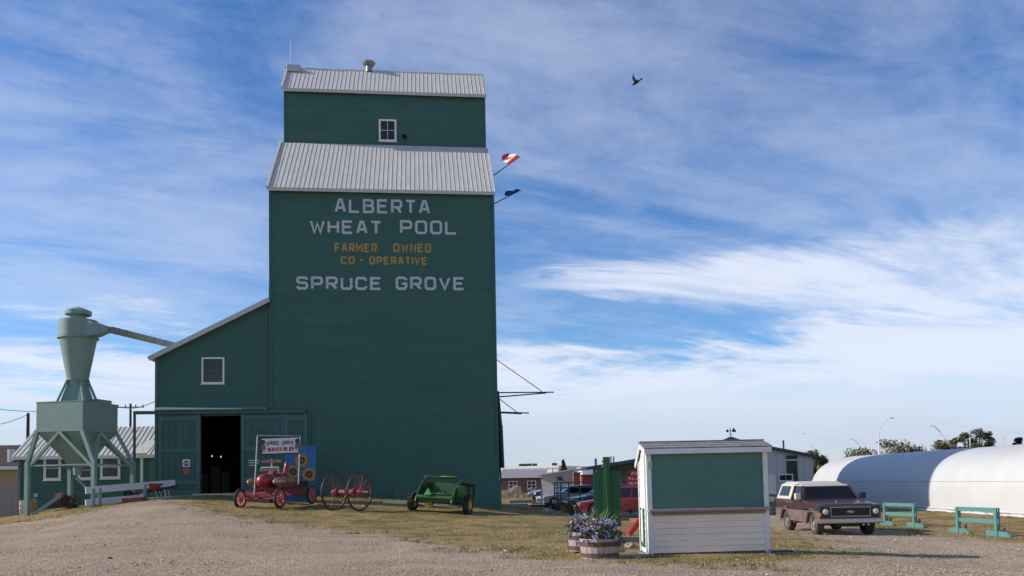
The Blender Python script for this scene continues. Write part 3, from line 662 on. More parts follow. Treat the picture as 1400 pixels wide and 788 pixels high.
# local frame: origin under the bin's near right corner, x to the right, y deeper
CU = Vector((math.cos(CA), math.sin(CA), 0)); CV = Vector((-math.sin(CA), math.cos(CA), 0)); C0 = Vector((cp.x, cp.y, 0))
def CF(px, py, d=0.0):
    q = onplane(px, py, C0 + CV * d, CV); r = q - C0; return Vector((r.dot(CU), d, q.z))
def CS(px, py):
    q = onplane(px, py, C0, CU); r = q - C0; return Vector((0, r.dot(CV), q.z))
bx0 = CF(49.5, 570).x; zt = CF(80, 549).z; zb = CF(80, 589.5).z; bd = CS(161, 570).y
MB().box(bx0, 0, 0, bd, zb, zt).build('bin', m_cyc, ch, bevel=.015)
for bb in ((bx0 - .01, .012, -.014, -.003, zt - .03, zt + .01), (.003, .014, -.003, bd, zt - .03, zt + .01), (bx0 - .03, .03, -.03, -.003, zb - .02, zb + .03), (.003, .03, -.003, bd, zb - .02, zb + .03)): MB().box(*bb).build('bin_rim', m_cyc, ch)
mx_, my_ = bx0 / 2, bd / 2; zh = CF(85, 636).z
hp = MB().hexa([(mx_ - .25, my_ - .25, zh), (mx_ + .25, my_ - .25, zh), (mx_ + .25, my_ + .25, zh), (mx_ - .25, my_ + .25, zh)], [(bx0 + .01, .01, zb), (-.01, .01, zb), (-.01, bd - .01, zb), (bx0 + .01, bd - .01, zb)])
hp.build('hopper', m_cyc, ch)
MB().tube((mx_, my_, zh - .45), (mx_, my_, zh + .02), .17, .2, 14).build('hopper_outlet', m_cyc, ch, smooth=True)
# cyclone on the bin
cyd = my_; ccx = CF(106.5, 500, cyd).x
def cz_(py): return CF(106.5, py, cyd).z
sc = lambda px: abs(CF(106.5 + px, 500, cyd).x - ccx)
MB().lathe([(sc(20.5), cz_(462)), (sc(22), cz_(461)), (sc(22), cz_(439)), (0, cz_(438))], 28, 'Z', (ccx, cyd, 0)).build('cyclone_barrel', m_cyc, ch, smooth=True)
MB().lathe([(sc(21), cz_(464)), (sc(23.2), cz_(464)), (sc(23.2), cz_(461.5)), (sc(21), cz_(461.5))], 28, 'Z', (ccx, cyd, 0)).build('barrel_flange', m_cyc, ch, smooth=True)
MB().lathe([(sc(21.3), cz_(463)), (sc(12), cz_(519)), (sc(13), cz_(519)), (sc(13), cz_(521)), (sc(8), cz_(521))], 28, 'Z', (ccx, cyd, 0)).build('cyclone_cone', m_cyc, ch, smooth=True)
MB().lathe([(sc(9), cz_(441)), (sc(9), cz_(433)), (sc(13), cz_(432)), (sc(15), cz_(431)), (sc(15), cz_(426)), (sc(8), cz_(422.5)), (sc(2.5), cz_(420.5)), (0, cz_(420))], 24, 'Z', (ccx, cyd, 0)).build('rain_cap', m_cyc, ch, smooth=True)
a, b_ = sc(11.5), sc(20.5)
MB().lathe([(sc(11.5), cz_(520.5)), (sc(5), zt)], 20, 'Z', (ccx, cyd, 0)).build('lower_cone', m_cyc, ch, smooth=True)
pf = MB()
for k in range(4):
    t = R(45 + 90 * k + 10); pf.bar((ccx + a * math.cos(t), cyd + a * math.sin(t), cz_(520)), (ccx + b_ * 1.15 * math.cos(t), cyd + b_ * 1.15 * math.sin(t), zt), .10)
pf.build('cone_support', m_cyc, ch)
tq = [R(45 + 90 * k + 10) for k in range(4)]
MB().hexa([(ccx + b_ * .98 * math.cos(t), cyd + b_ * .98 * math.sin(t), zt + .005) for t in tq], [(ccx + a * .9 * math.cos(t), cyd + a * .9 * math.sin(t), cz_(521)) for t in tq]).build('support_skirt', m_cyc, ch)
# inlet and duct across to the shed roof
yi = cyd - .2
i0 = [CF(118, 440, yi), CF(118, 461, yi)]; i1 = [CF(149.5, 447, yi), CF(149.5, 454, yi)]
vi = MB(); w0, w1 = .32, .14
vi.add([(q.x, yi + s, q.z) for q, s in ((i0[1], -w0), (i0[1], w0), (i0[0], w0), (i0[0], -w0))] + [(CF(131, 461, yi).x, yi + s, CF(131, 460, yi).z) for s in (-w0, w0)] + [(CF(131, 440.5, yi).x, yi + s, CF(131, 440.8, yi).z) for s in (w0, -w0)] + [(q.x, yi + s, q.z) for q, s in ((i1[1], -w1), (i1[1], w1), (i1[0], w1), (i1[0], -w1))],
       [(0, 1, 5, 4), (1, 2, 6, 5), (2, 3, 7, 6), (3, 0, 4, 7), (4, 5, 9, 8), (5, 6, 10, 9), (6, 7, 11, 10), (7, 4, 8, 11), (8, 9, 10, 11)])
vi.build('inlet_transition', m_cyc, ch)
q0 = CF(149, 450.5, yi)
Wd = Matrix.Translation(C0) @ Matrix.Rotation(CA, 4, 'Z')
endw = Matrix.Translation(EP) @ Matrix.Rotation(EA, 4, 'Z') @ P(240, 473, 2.2); q1 = Wd.inverted() @ endw
m_duct = mat('galvanized_duct', (.20, .23, .22), .5, .4, var=.15)
MB().bar(q0, q1, .25, .26).build('duct', m_duct, ch)
for t in (.04, .10, .22, .62, .80):
    p = q0.lerp(q1, t); p2 = q0.lerp(q1, t + .012); MB().bar(p, p2, .275, .285).build('duct_flange', m_duct, ch)
MB().box(-1.3, -.25, bd * .55, bd - .1, zt, zt + .2).build('bin_hatch', m_cyc, ch)
# legs and braces
def gl(v): w = Wd @ Vector((v[0], v[1], 0)); return g1(w.x, w.y) - .05
feet = [(CF(37, 690).x, 0), (CF(128, 690).x, 0), (CS(176, 690).y * 0 + CF(128, 690).x, bd + .35), (CF(37, 690).x, bd + .35)]
topc = [(bx0 + .05, 0.03), (-.05, .03), (-.05, bd - .03), (bx0 + .05, bd - .03)]
zk = CF(40, 634).z
for (fx, fy), (tx, ty) in zip(feet, topc):
    b = MB(); b.bar((fx, fy, gl((fx, fy))), (fx, fy, zk + .05), .18, .18); b.bar((fx, fy, zk), (tx, ty, zb + .02), .17, .17); b.build('leg', m_cyc, ch)
mid = lambda i, j: ((topc[i][0] + topc[j][0]) / 2, (topc[i][1] + topc[j][1]) / 2)
for i, j in ((0, 1), (1, 2), (2, 3), (3, 0)):
    mm = mid(i, j); b = MB()
    for k in (i, j): b.bar((feet[k][0], feet[k][1], zk - .25), (mm[0], mm[1], zb - .03), .13, .13)
    b.build('brace', m_cyc, ch)
    zz = CF(40, 635).z
    MB().bar((feet[i][0], feet[i][1], zk - .1), (feet[j][0], feet[j][1], zk - .1), .07, .07).build('tie_bar', m_cyc, ch)
MB().bar((feet[3][0], feet[3][1], zk - .4), (feet[2][0] - 1.5, feet[2][1], zk - 1.9), .09).build('tie_bar', m_trimg, ch)
p0 = CF(44, 703, -.05); p1 = CF(84, 677, .6); p0.z = gl((p0.x, p0.y)) + .05; MB().bar(p0, p1, .13, .15).build('angle_strut', m_cyc, ch)

# ================================================================== LOW SHED BEHIND THE COLLECTOR
LY = 46.5; LA = EA
lp = at(28, 640, LY); LV = Vector((-math.sin(LA), math.cos(LA), 0)); LU = Vector((math.cos(LA), math.sin(LA), 0)); L0 = Vector((lp.x, lp.y, 0))
low = thing('low_shed', 'low dark green shed with grey metal roof and white windows', 'shed', L0, LA)
def LF(px, py, d=0.0):
    q = onplane(px, py, L0 + LV * d, LV); r = q - L0; return Vector((r.dot(LU), d, q.z))
lw = LF(216, 640).x; lze = LF(120, 621).z; ldep = 5.5; lzr = LF(120, 586, ldep / 2).z
MB().prism([(0, -.3), (ldep, -.3), (ldep, lze), (ldep / 2, lzr - .1), (0, lze)], 0, lw, 'YZ').build('wall', m_green, low)
tag(siding(MB(), lambda z: [(0, lw)], -.2, lze, .16, 0.0).build('clapboard_siding', m_green, low, fix=False), kind='stuff')
for s in (0, 1):
    ya, yb = ((-.3, ldep / 2) if s == 0 else (ldep + .3, ldep / 2)); d = Vector((0, yb - ya, lzr - lze + .2)); l = d.length; d.normalize(); n = Vector((0, -d.z, d.y)) if s == 0 else Vector((0, d.z, -d.y))
    o = Vector((0, ya, lze - .2)); c = [o + Vector((u, 0, 0)) + d * q for u, q in ((-.35, 0), (lw, 0), (lw, l), (-.35, l))]
    dk = MB().hexa(c, [q + n * .08 for q in c]).build('roof', m_roofd, low)
    ribbed(-.36, lw, -.03, l, .26, .03, (o + n * .086, (1, 0, 0), d, n), .02).build('ribbed_sheet', m_roof, dk, fix=False)
    MB().box(-.36, lw, ya - .05 if s == 0 else ya + .01, ya - .01 if s == 0 else ya + .05, lze - .28, lze - .09).build('fascia', m_white, dk)
for xa, xb, ya, yb in ((60, 84, 624, 657), (107, 130, 630, 656), (137.5, 165, 623, 655)):
    a, b_ = LF(xa, yb), LF(xb, ya); window(low, (a.x + b_.x) / 2, (a.z + b_.z) / 2, b_.x - a.x, b_.z - a.z, -.025, 1, 2, .13)
MB().box(LF(47, 677).x, LF(52, 677).x, -.08, -.02, LF(47, 680).z, LF(47, 675).z).build('meter_box', mat('meter_grey', (.45, .46, .46), .5), low)
a = LF(193, 640, -1.6); b_ = LF(216, 606, -1.6)
pr = MB().prism([(-2.0, LF(200, 622, -1.8).z), (-.02, LF(200, 604, 0).z), (-.02, LF(200, 604, 0).z + .08), (-2.0, LF(200, 622, -1.8).z + .08)], a.x - .25, lw, 'YZ').build('porch_roof', m_roof, low)
MB().box(a.x, a.x + .12, -1.75, -1.63, 0, LF(193, 624, -1.7).z).build('porch_post', m_white, low)
MB().box(LF(204, 640).x, LF(212, 640).x, -.06, -.02, .4, LF(204, 628).z).build('porch_door', m_trimg, low)
MB().tube((-.06, -.1, .2), (-.06, -.1, lze - .3), .05, n=8).build('downpipe', m_trimg, low)

# ================================================================== FAR LEFT
q = at(-30, 660, 52); nb_ = thing('maroon_roof_building', 'tan sided building with maroon roof at the far left', 'building', (q.x, q.y, 0), R(4))
x1 = at(24, 650, 52).x - q.x; zt = at(10, 638, 52).z; zr = at(10, 612, 56).z
MB().prism([(0, -.3), (8, -.3), (8, zt), (4, zr), (0, zt)], -8, x1, 'YZ').build('wall', mat('tan_siding', (.36, .25, .13), .7, var=.1, stretch=(1, 1, 6)), nb_)
MB().prism([(-.3, zt - .1), (4, zr), (8.3, zt - .1), (8.3, zt + .05), (4, zr + .15), (-.3, zt + .05)], -8.2, x1 + .15, 'YZ').build('roof', mat('maroon_roofing', (.05, .02, .018), .9, var=.2), nb_)
MB().box(-8.2, x1 + .17, -.38, -.31, zt - .2, zt + .02).build('fascia', m_white, nb_)
MB().tube((x1 - .8, .6, zt), (x1 - .8, .6, zt + 1.1), .22, n=12).build('roof_vent', m_steel, nb_)
# fence at the left edge
q = at(-20, 690, 38.5); fz = g1(q.x, q.y)
fe = thing('board_fence', 'weathered grey board fence at the left edge of the yard', 'fence', (q.x, q.y, fz), R(6))
xe = at(22, 690, 38.5).x - q.x; hh = at(10, 664, 38.5).z - fz
k = 0; x = 0.0; me_ = MB().box(0, .15, -.012, .012, 0, hh).mesh('board', m_wood)
while x < xe - .25:
    link('board', me_, fe, (x, 0.004 * (k % 2), .02 * random.random()), (0, R(random.uniform(-1, 1)), 0)); x += .165; k += 1
for xx in (xe - .14, ): MB().box(xx, xx + .16, -.08, .08, -.2, hh + .25).build('post', m_wood, fe)
for zz in (.35, hh - .35): MB().box(0, xe - .1, .02, .06, zz, zz + .09).build('rail', m_wood, fe)
# barrels, engine, strut by the collector
def drum(px, py, Y, r, h, m, label):
    q = at(px, py, Y); z = g1(q.x, q.y)
    t = thing('drum', label, 'drum', (q.x, Y, z))
    MB().lathe([(0, 0), (r, 0), (r, h * .3), (r * 1.05, h * .33), (r, h * .36), (r, h * .64), (r * 1.05, h * .67), (r, h * .7), (r, h), (r * .94, h), (r * .94, h - .03), (0, h - .03)], 18, 'Z').build('body', m, t, smooth=True)
    MB().tube((r * .4, 0, h - .03), (r * .4, 0, h + .015), .035).build('bung', m_steel, t)
drum(31, 697, 40, .2, .62, m_white, 'white plastic drum beside the collector leg')
drum(43, 697, 39.6, .24, .62, mat('ochre_drum', (.38, .24, .09), .6), 'ochre drum beside the collector leg')
q = at(84, 690, 38.2); z = g1(q.x, 38.2)
en = thing('rusty_engine', 'rusty old stationary engine on the grass under the collector', 'engine', (q.x, 38.2, z))
m_rust = mat('rust', (.075, .033, .022), .9, var=.35, scale=8, bump=.3)
MB().box(-.55, .55, -.3, .3, .1, .24).build('skid', m_dark, en); MB().box(-.38, .30, -.22, .22, .24, .55).build('block', m_rust, en, bevel=.04)
MB().lathe([(0, -.2), (.18, -.2), (.2, -.1), (.2, .1), (.18, .2), (0, .2)], 14, 'X', (0, 0, .6)).build('cylinder', m_rust, en, smooth=True)
for s in (-1, 1):
    w = MB().lathe([(.26, -.04), (.30, -.04), (.30, .04), (.26, .04)], 20, 'Y', (.42, s * .3, .38), True)
    for k in range(5): t = 2 * math.pi * k / 5; w.bar((.42, s * .3, .38), (.42 + .27 * math.cos(t), s * .3, .38 + .27 * math.sin(t)), .04)
    w.build('flywheel', m_rust, en)
MB().tube((-.25, 0, .55), (-.25, 0, .85), .06, n=8).build('stack', m_rust, en)
# plank rail fence
a = at(120, 690, 36.2); b_ = at(239, 675, 39.4)
rf_ = thing('plank_rail', 'low rail of two pale grey planks beside the wheelbarrow', 'rail', (a.x, a.y, 0))
v = Vector((b_.x - a.x, b_.y - a.y, 0)); mg = mat('pale_grey_paint', (.56, .58, .59), .7, var=.12, dirt=(.42, .42, .42), damt=.4)
za, zb_ = at(118, 667, 36.2).z, at(239, 657, 39.4).z
e = v.normalized()
MB().bar((-.1 * e.x, -.1 * e.y, za - .12), (v.x, v.y, zb_ - .12), .07, .30).build('top_plank', mg, rf_)
MB().bar((-.1 * e.x, -.1 * e.y, za - .65), (v.x * .62, v.y * .62, (za * .38 + zb_ * .62) - .66), .07, .26).build('lower_plank', mg, rf_)
for t in (.02, .09, .6):
    pz = g1(a.x + v.x * t, a.y + v.y * t); MB().box(v.x * t, v.x * t + .16, v.y * t + .06, v.y * t + .20, pz - .1, za + (zb_ - za) * t - .05).build('post', m_cyc, rf_)
# wheelbarrow
q = at(204, 680, 38.7); z = g1(q.x, 38.7)
wb = thing('wheelbarrow', 'red steel wheelbarrow parked behind the plank rail', 'wheelbarrow', (q.x, 38.7, z), R(8))
tr = MB().hexa([(-.35, -.28, .32), (.28, -.28, .36), (.28, .28, .36), (-.35, .28, .32)], [(-.78, -.40, .78), (.62, -.40, .72), (.62, .40, .72), (-.78, .40, .78)])
m_or = mat('orange_red_paint', (.33, .055, .025), .5, dirt=(.18, .05, .03), damt=.5); tr.build('tray', m_or, wb, bevel=.03)
for s in (-.3, .3):
    MB().path([(-.95, s * .2, .25), (-.2, s, .32), (.5, s, .42), (1.25, s * 1.15, .62)], .028).build('handle', m_dark, wb); MB().path([(.35, s, .38), (.5, s * 1.1, .02), (.85, s * 1.1, .02), (.75, s, .45)], .022).build('leg', m_steel, wb)
MB().lathe([(.10, -.05), (.20, -.05), (.23, -.02), (.23, .02), (.20, .05), (.10, .05)], 18, 'Y', (-.92, 0, .23), True).build('wheel', m_rubber, wb, smooth=True)
# small red cart bed
q = at(178, 685, 37.6); z = g1(q.x, 37.6)
tag(MB().prism([(-.75, .02), (.75, .02), (.62, .2), (-.62, .14)], -.25, .25).xf(Matrix.Translation((q.x, 37.6, z))).build('rusty_tray', m_or, None, bevel=.01), 'flat rusty red tray lying beside the wheelbarrow', 'tray')
# utility poles and wires
m_up = mat('pole_wood', (.055, .045, .038), .9, var=.3)
def upole(px, ytop, Y, arm, label):
    b_ = at(px, ytop, Y); t = thing('utility_pole', label, 'utility pole', (b_.x, Y, -.3), 0, 'utility poles'); MB().tube((0, 0, 0), (0, 0, b_.z + .3), .15, .11, 8).build('pole', m_up, t)
    if arm:
        zz = at(px, arm, Y).z + .3; MB().bar((-1.3, 0, zz), (1.3, 0, zz), .1).build('crossarm', m_up, t)
        for x in (-1.2, -.5, .5, 1.2): MB().tube((x, 0, zz + .05), (x, 0, zz + .25), .05, n=6).build('insulator', m_up, t)
    return Vector((b_.x, Y, b_.z))
p1 = upole(38.5, 565, 62, None, 'bare dark utility pole above the low shed roof at left')
p2 = upole(178.5, 552, 80, 557, 'utility pole with crossarm behind the low shed')
def wire(a, b_, sag, label):
    a, b_ = Vector(a), Vector(b_); ps = [a.lerp(b_, t) - Vector((0, 0, 4 * sag * t * (1 - t))) for t in np.linspace(0, 1, 13)]
    tag(MB().path(ps, .022, 5).build('power_line', m_dark), label, 'wire', 'overhead wires')
wire(at(-30, 556, 60), at(60, 563, 60), .1, 'upper power line at the left edge of the sky'); wire(p1 - Vector((0, 0, .1)), at(-30, 584, 55), .2, 'lower power line running from the bare pole')
wire(at(164, 556, 80), at(214, 548, 43), .3, 'power line running from the crossarm pole to the elevator shed'); 
# ================================================================== FIRE WAGON
def spoke_wheel(root, name, c, r, w, ns, m_t, m_s, hub=.08, tire=.05, sp=.03, hubl=.12, m_r=None):
    t = MB().lathe([(r - tire, -w / 2), (r - .01, -w / 2), (r, -w * .3), (r, w * .3), (r - .01, w / 2), (r - tire, w / 2)], 32, 'Y', c, True).build(name, m_t, root, smooth=True)
    MB().lathe([(r - tire - .045, -w * .42), (r - tire + .004, -w * .42), (r - tire + .004, w * .42), (r - tire - .045, w * .42)], 28, 'Y', c, True).build('rim', m_r or m_s, t, smooth=True)
    for k in range(ns):
        a = 2 * math.pi * k / ns + .1; MB().tube((c[0] + hub * .7 * math.cos(a), c[1], c[2] + hub * .7 * math.sin(a)), (c[0] + (r - tire - .02) * math.cos(a), c[1], c[2] + (r - tire - .02) * math.sin(a)), sp / 2, sp * .4, 6).build('spoke', m_s, t)
    MB().lathe([(0, -hubl), (hub * .5, -hubl), (hub, -hubl * .5), (hub, hubl * .5), (hub * .5, hubl), (0, hubl)], 14, 'Y', c).build('hub', m_s, t, smooth=True)
    return t
FW = Vector((-.26, -.966, 0)).normalized(); ra = math.atan2(FW.y, FW.x)
fm_ = at(355.5, 684, 34.9); o = Vector((fm_.x, fm_.y, 0)) - FW * 1.45
zf = g1(fm_.x, fm_.y); zr_ = g1(o.x - FW.x * 1.45, o.y - FW.y * 1.45)
o.z = (zf + zr_) / 2
wag = thing('fire_wagon', 'antique red chemical fire wagon with brass cylinders and spoked wheels', 'fire wagon', o, ra)
wag.rotation_euler = (0, math.asin((zr_ - zf) / 2.9), ra)
WM = Matrix.Translation(o) @ wag.rotation_euler.to_matrix().to_4x4(); WI = WM.inverted()
TRK = .94
for x in (1.45, -1.25):
    for s in (-1, 1): spoke_wheel(wag, 'wheel', (x, s * TRK, .43), .43, .085, 12, m_rubber, mat('pale_red_spoke', (.50, .13, .11), .5), .09, .088, .045)
    MB().tube((x, -TRK, .43), (x, TRK, .43), .035).build('axle', m_red, wag); MB().bar((x, -.6, .56), (x, .6, .56), .07, .1).build('leaf_spring', m_red, wag)
for s in (-1, 1):
    MB().bar((1.75, s * .42, .72), (-1.8, s * .42, .72), .07, .11).build('frame_rail', m_red, wag); MB().tube((1.35, s * .70, .40), (-1.35, s * .70, .42), .02, n=6).build('side_rod', m_redw, wag)
    tk = MB().lathe([(0, 1.36), (.06, 1.34), (.12, 1.25), (.16, 1.12), (.17, 1.0), (.17, -.45), (.13, -.57), (0, -.6)], 16, 'X', (0, s * .62, 1.12)).build('brass_cylinder', m_brass, wag, smooth=True)
    for x in (-.2, .55): MB().lathe([(.172, -.02), (.183, -.02), (.183, .02), (.172, .02)], 16, 'X', (x, s * .62, 1.12), True).build('strap', m_red, tk)
    MB().box(-.6, .9, s * .58 - .1, s * .58 + .1, .86, .95).build('saddle', m_red, wag)
for x in (1.7, .6, -.5, -1.7): MB().bar((x, -.5, .70), (x, .5, .70), .08, .07).build('cross_member', m_red, wag)
MB().lathe([(0, 1.46), (.10, 1.445), (.21, 1.38), (.29, 1.25), (.315, 1.1), (.315, -.45), (.28, -.58), (0, -.62)], 24, 'X', (0, 0, 1.15)).build('tank', m_red, wag, smooth=True)
for x in (.75, -.1): MB().lathe([(.317, -.03), (.327, -.03), (.327, .03), (.317, .03)], 24, 'X', (x, 0, 1.15), True).build('tank_strap', m_steel, wag)
MB().box(-.5, 1.0, -.36, .36, .78, .86).build('tank_cradle', m_red, wag)
MB().box(-1.75, -.75, -.5, .5, .79, 1.05).build('hose_box', m_black, wag, bevel=.02)
MB().lathe([(0, 1.95), (.06, 1.9), (.10, 1.75), (.16, 1.58), (.16, 1.45), (0, 1.45)], 14, 'Z', (-.75, 0, 0)).build('bell', m_red, wag, smooth=True)
for k, (z0, x) in enumerate(((1.98, .3), (1.62, .45))):
    b = MB(); b.bar((x, -.55, z0), (x, .42, z0), .10, .12); b.build('ladder_rack', m_hoop, wag)
    MB().tube((x, -.1, 1.40), (x, -.1, z0 + .10), .03, n=8).build('rack_post', m_steel, wag)
MB().path([(.5, -.5, 1.55), (.5, -.5, 1.72), (.5, .35, 1.72), (.5, .35, 1.5)], .018, 6).build('hand_rail', m_steel, wag)
# the sign frame
pa0, pa1 = WI @ at(347.5, 677, 34.6), WI @ at(352, 595.5, 34.6); pb0, pb1 = WI @ at(408, 662, 35.2), WI @ at(410.3, 596.5, 35.2)
MB().tube(pa0, pa1, .021, n=8).build('sign_pole', m_pole, wag); MB().tube(pb0, pb1, .021, n=8).build('sign_pole', m_pole, wag); MB().tube(pa1, pb1, .014, n=6).build('sign_bar', m_pole, wag)
s0, s1 = at(355.5, 610.5, 34.64), at(410.5, 608.5, 35.15); sd = (s1 - s0); ang = math.atan2(sd.y, sd.x); hz = at(356, 597.5, 34.7).z - at(356, 623, 34.7).z
SM = Matrix.Translation((s0 + s1) / 2) @ Matrix.Rotation(ang, 4, 'Z') @ Matrix.Rotation(-math.atan2(sd.z, sd.xy.length), 4, 'Y'); SL = WI @ SM; sw2 = sd.length / 2 - .02; sh2 = hz / 2 - .02
m_navy = mat('navy_paint', (.012, .015, .04), .5); m_signw = mat('sign_white', (.62, .62, .64), .6, var=.05)
sg = MB().box(-sw2, sw2, -.02, .02, -sh2, sh2).xf(SL).build('sign', m_navy, wag)
MB().box(-sw2 + .06, sw2 - .06, -.026, -.021, -sh2 + .055, sh2 - .055).xf(SL).build('sign_face', m_signw, sg)
word(MB(), 'SPRUCE', -.56, -.03, .00, .17, -.030, .028, arc=.16, gap=.18).xf(SL).build('lettering', m_black, sg, fix=False)
word(MB(), 'GROVE', .08, .56, .00, .17, -.030, .028, arc=.16, gap=.18).xf(SL).build('lettering', m_black, sg, fix=False)
m_sr = mat('sign_red', (.42, .02, .03), .6)
for t_, a, b_ in (('VOLUNTEER', -.54, .04), ('FIRE', .10, .30), ('DEPT', .35, .56)): word(MB(), t_, a, b_, -.24, -.06, -.030, .034, gap=.12).xf(SL).build('lettering', m_sr, sg, fix=False)
for s in (-1, 1):   # little helmeted figures at both ends of the sign
    b = MB(); c0 = s * .68
    b.add([(c0 - .11, -.028, .13), (c0 + .11, -.028, .13), (c0 + .08, -.028, .17), (c0 + .05, -.028, .26), (c0 - .05, -.028, .26), (c0 - .07, -.028, .17)], [(0, 1, 2, 3, 4, 5)]); b.add([(c0 - .06, -.028, .12), (c0 + .06, -.028, .12), (c0 + .05, -.028, .04), (c0 - .05, -.028, .04)], [(0, 1, 2, 3)]); b.xf(SL).build('figure_head', m_navy, sg, fix=False)
    b = MB(); b.add([(c0 - .09, -.028, .03), (c0 + .09, -.028, .03), (c0 + .08, -.028, -.17), (c0 - .08, -.028, -.17)], [(0, 1, 2, 3)]); b.add([(c0 - .07, -.028, -.20), (c0 + .07, -.028, -.20), (c0 + .05, -.028, -.24), (c0 - .05, -.028, -.24)], [(0, 1, 2, 3)]); b.xf(SL).build('figure_coat', mat('olive_coat', (.13, .16, .11), .8), sg, fix=False)

# ================================================================== SUNFLOWER BOARD
q = at(410, 660, 38.8); z0 = g1(q.x, 38.8)
sbd = thing('sunflower_board', 'upright blue board painted with three orange sunflowers behind the fire wagon', 'painted board', (q.x, 38.8, z0), R(3))
sbd.rotation_euler = (R(-4), 0, R(3))
w2 = 20.8 / 29.2; hb = at(410, 609, 38.8).z - z0
MB().box(-w2, w2, 0, .03, 0, hb).build('board', mat('painted_blue', (.03, .115, .36), .6, var=.25, scale=1.8, dirt=(.05, .22, .26), dscale=1.4, damt=.7), sbd)
def pl(px, py): return ((px - 410) / 29.2, (at(410, py, 38.8).z - z0))
m_stem = mat('painted_stem', (.03, .13, .05), .7, var=.3); m_pet = mat('painted_petal', (.50, .20, .02), .7, var=.25, scale=8); m_ctr = mat('painted_seed_head', (.05, .035, .02), .8); m_eye = mat('painted_eye', (.05, .12, .12), .7)
for k, (px, py, r) in enumerate(((411.5, 629.5, .30), (400.5, 645, .28), (422, 649, .31))):
    cx, cz = pl(px, py); b = MB()
    bx_, bz = pl(411 + (px - 411) * .4, 684); stroke(b, [(cx, cz), (cx * .7 + bx_ * .3, cz * .5 + bz * .5), (bx_, bz)], .05, -.004)
    for s in (-1, 1):
        lx, lz = cx * .8 + bx_ * .2, cz * .6 + bz * .4 + .12 * s; b.add([(lx, -.005, lz), (lx + s * .14, -.005, lz + .12), (lx + s * .28, -.005, lz + .04), (lx + s * .14, -.005, lz - .05)], [(0, 1, 2, 3)])
    for i in range(7):
        lx = max(-.5, min(.5, cx + random.uniform(-.3, .3))); lz = random.uniform(.15, max(.3, cz - .35)); aa = random.uniform(0, 6.28); L_ = random.uniform(.12, .22); e_ = Vector((math.cos(aa), math.sin(aa))) * L_; n_2 = Vector((-e_.y, e_.x)) * .4; yy = -.0035 - .0004 * i - .003 * k / 3
        b.add([(lx - e_.x, yy, lz - e_.y), (lx + n_2.x, yy, lz + n_2.y), (lx + e_.x, yy, lz + e_.y), (lx - n_2.x, yy, lz - n_2.y)], [(0, 1, 2, 3)])
    b.build('stem', m_stem, sbd, fix=False)
    b = MB()
    for i in range(16):
        a = 2 * math.pi * i / 16; e = Vector((math.cos(a), math.sin(a))); n = Vector((-e.y, e.x)); c = Vector((cx, cz)); y = -.008 - .001 * (i % 2)
        ps = [c + e * .12 - n * .06, c + e * r * .75 - n * .075, c + e * r * (1.05 + .1 * (i % 3)), c + e * r * .75 + n * .075, c + e * .12 + n * .06]; b.add([(p_.x, y, p_.y) for p_ in ps], [(0, 1, 2, 3, 4)])
    fl_ = b.build('sunflower', m_pet, sbd, fix=False)
    for rr, m, y in ((.17, m_ctr, -.012), (.09, m_eye, -.014)): MB().add([(cx + rr * math.cos(2 * math.pi * i / 18), y, cz + rr * math.sin(2 * math.pi * i / 18)) for i in range(18)], [tuple(range(18))]).build('seed_head', m, fl_, fix=False)
for s in (-1, 1): MB().bar((s * .5, .02, hb * .7), (s * .5, .75, 0), .05).build('back_strut', m_wood, sbd)

# ================================================================== HOSE REEL
AX = Vector((.87, -.49, 0)).normalized(); q = at(474, 675, 34.4); z0 = g1(q.x, q.y)
rl_ = thing('hose_reel', 'red two-wheeled hose reel with tall thin spoked wheels', 'hose reel', (q.x, q.y, z0), math.atan2(AX.y, AX.x) - math.pi / 2)
m_iron = mat('wheel_iron', (.034, .022, .021), .6, .3, var=.3)
for s in (-1, 1): spoke_wheel(rl_, 'wheel', (0, s * .68, .80), .80, .06, 14, m_iron, mat('reel_red_paint', (.30, .045, .045), .6, var=.2), .10, .04, .024, .14, mat('dark_red_felloe', (.13, .032, .032), .6))
MB().tube((0, -.75, .79), (0, 1.15, .79), .05).build('axle', m_redw, rl_)
MB().lathe([(.05, -.45), (.12, -.45), (.12, .45), (.05, .45)], 18, 'Y', (0, 0, .79)).build('drum', m_redw, rl_, smooth=True)
for s in (-.46, .46):
    MB().lathe([(.05, -.015), (.21, -.015), (.21, .015), (.05, .015)], 20, 'Y', (0, s, .79)).build('drum_flange', m_redw, rl_)
    for k in range(4): a = k * math.pi / 2; MB().tube((.19 * math.cos(a), s, .79 + .19 * math.sin(a)), (.34 * math.cos(a), s, .79 + .34 * math.sin(a)), .014, n=5).build('reel_pin', m_redw, rl_)

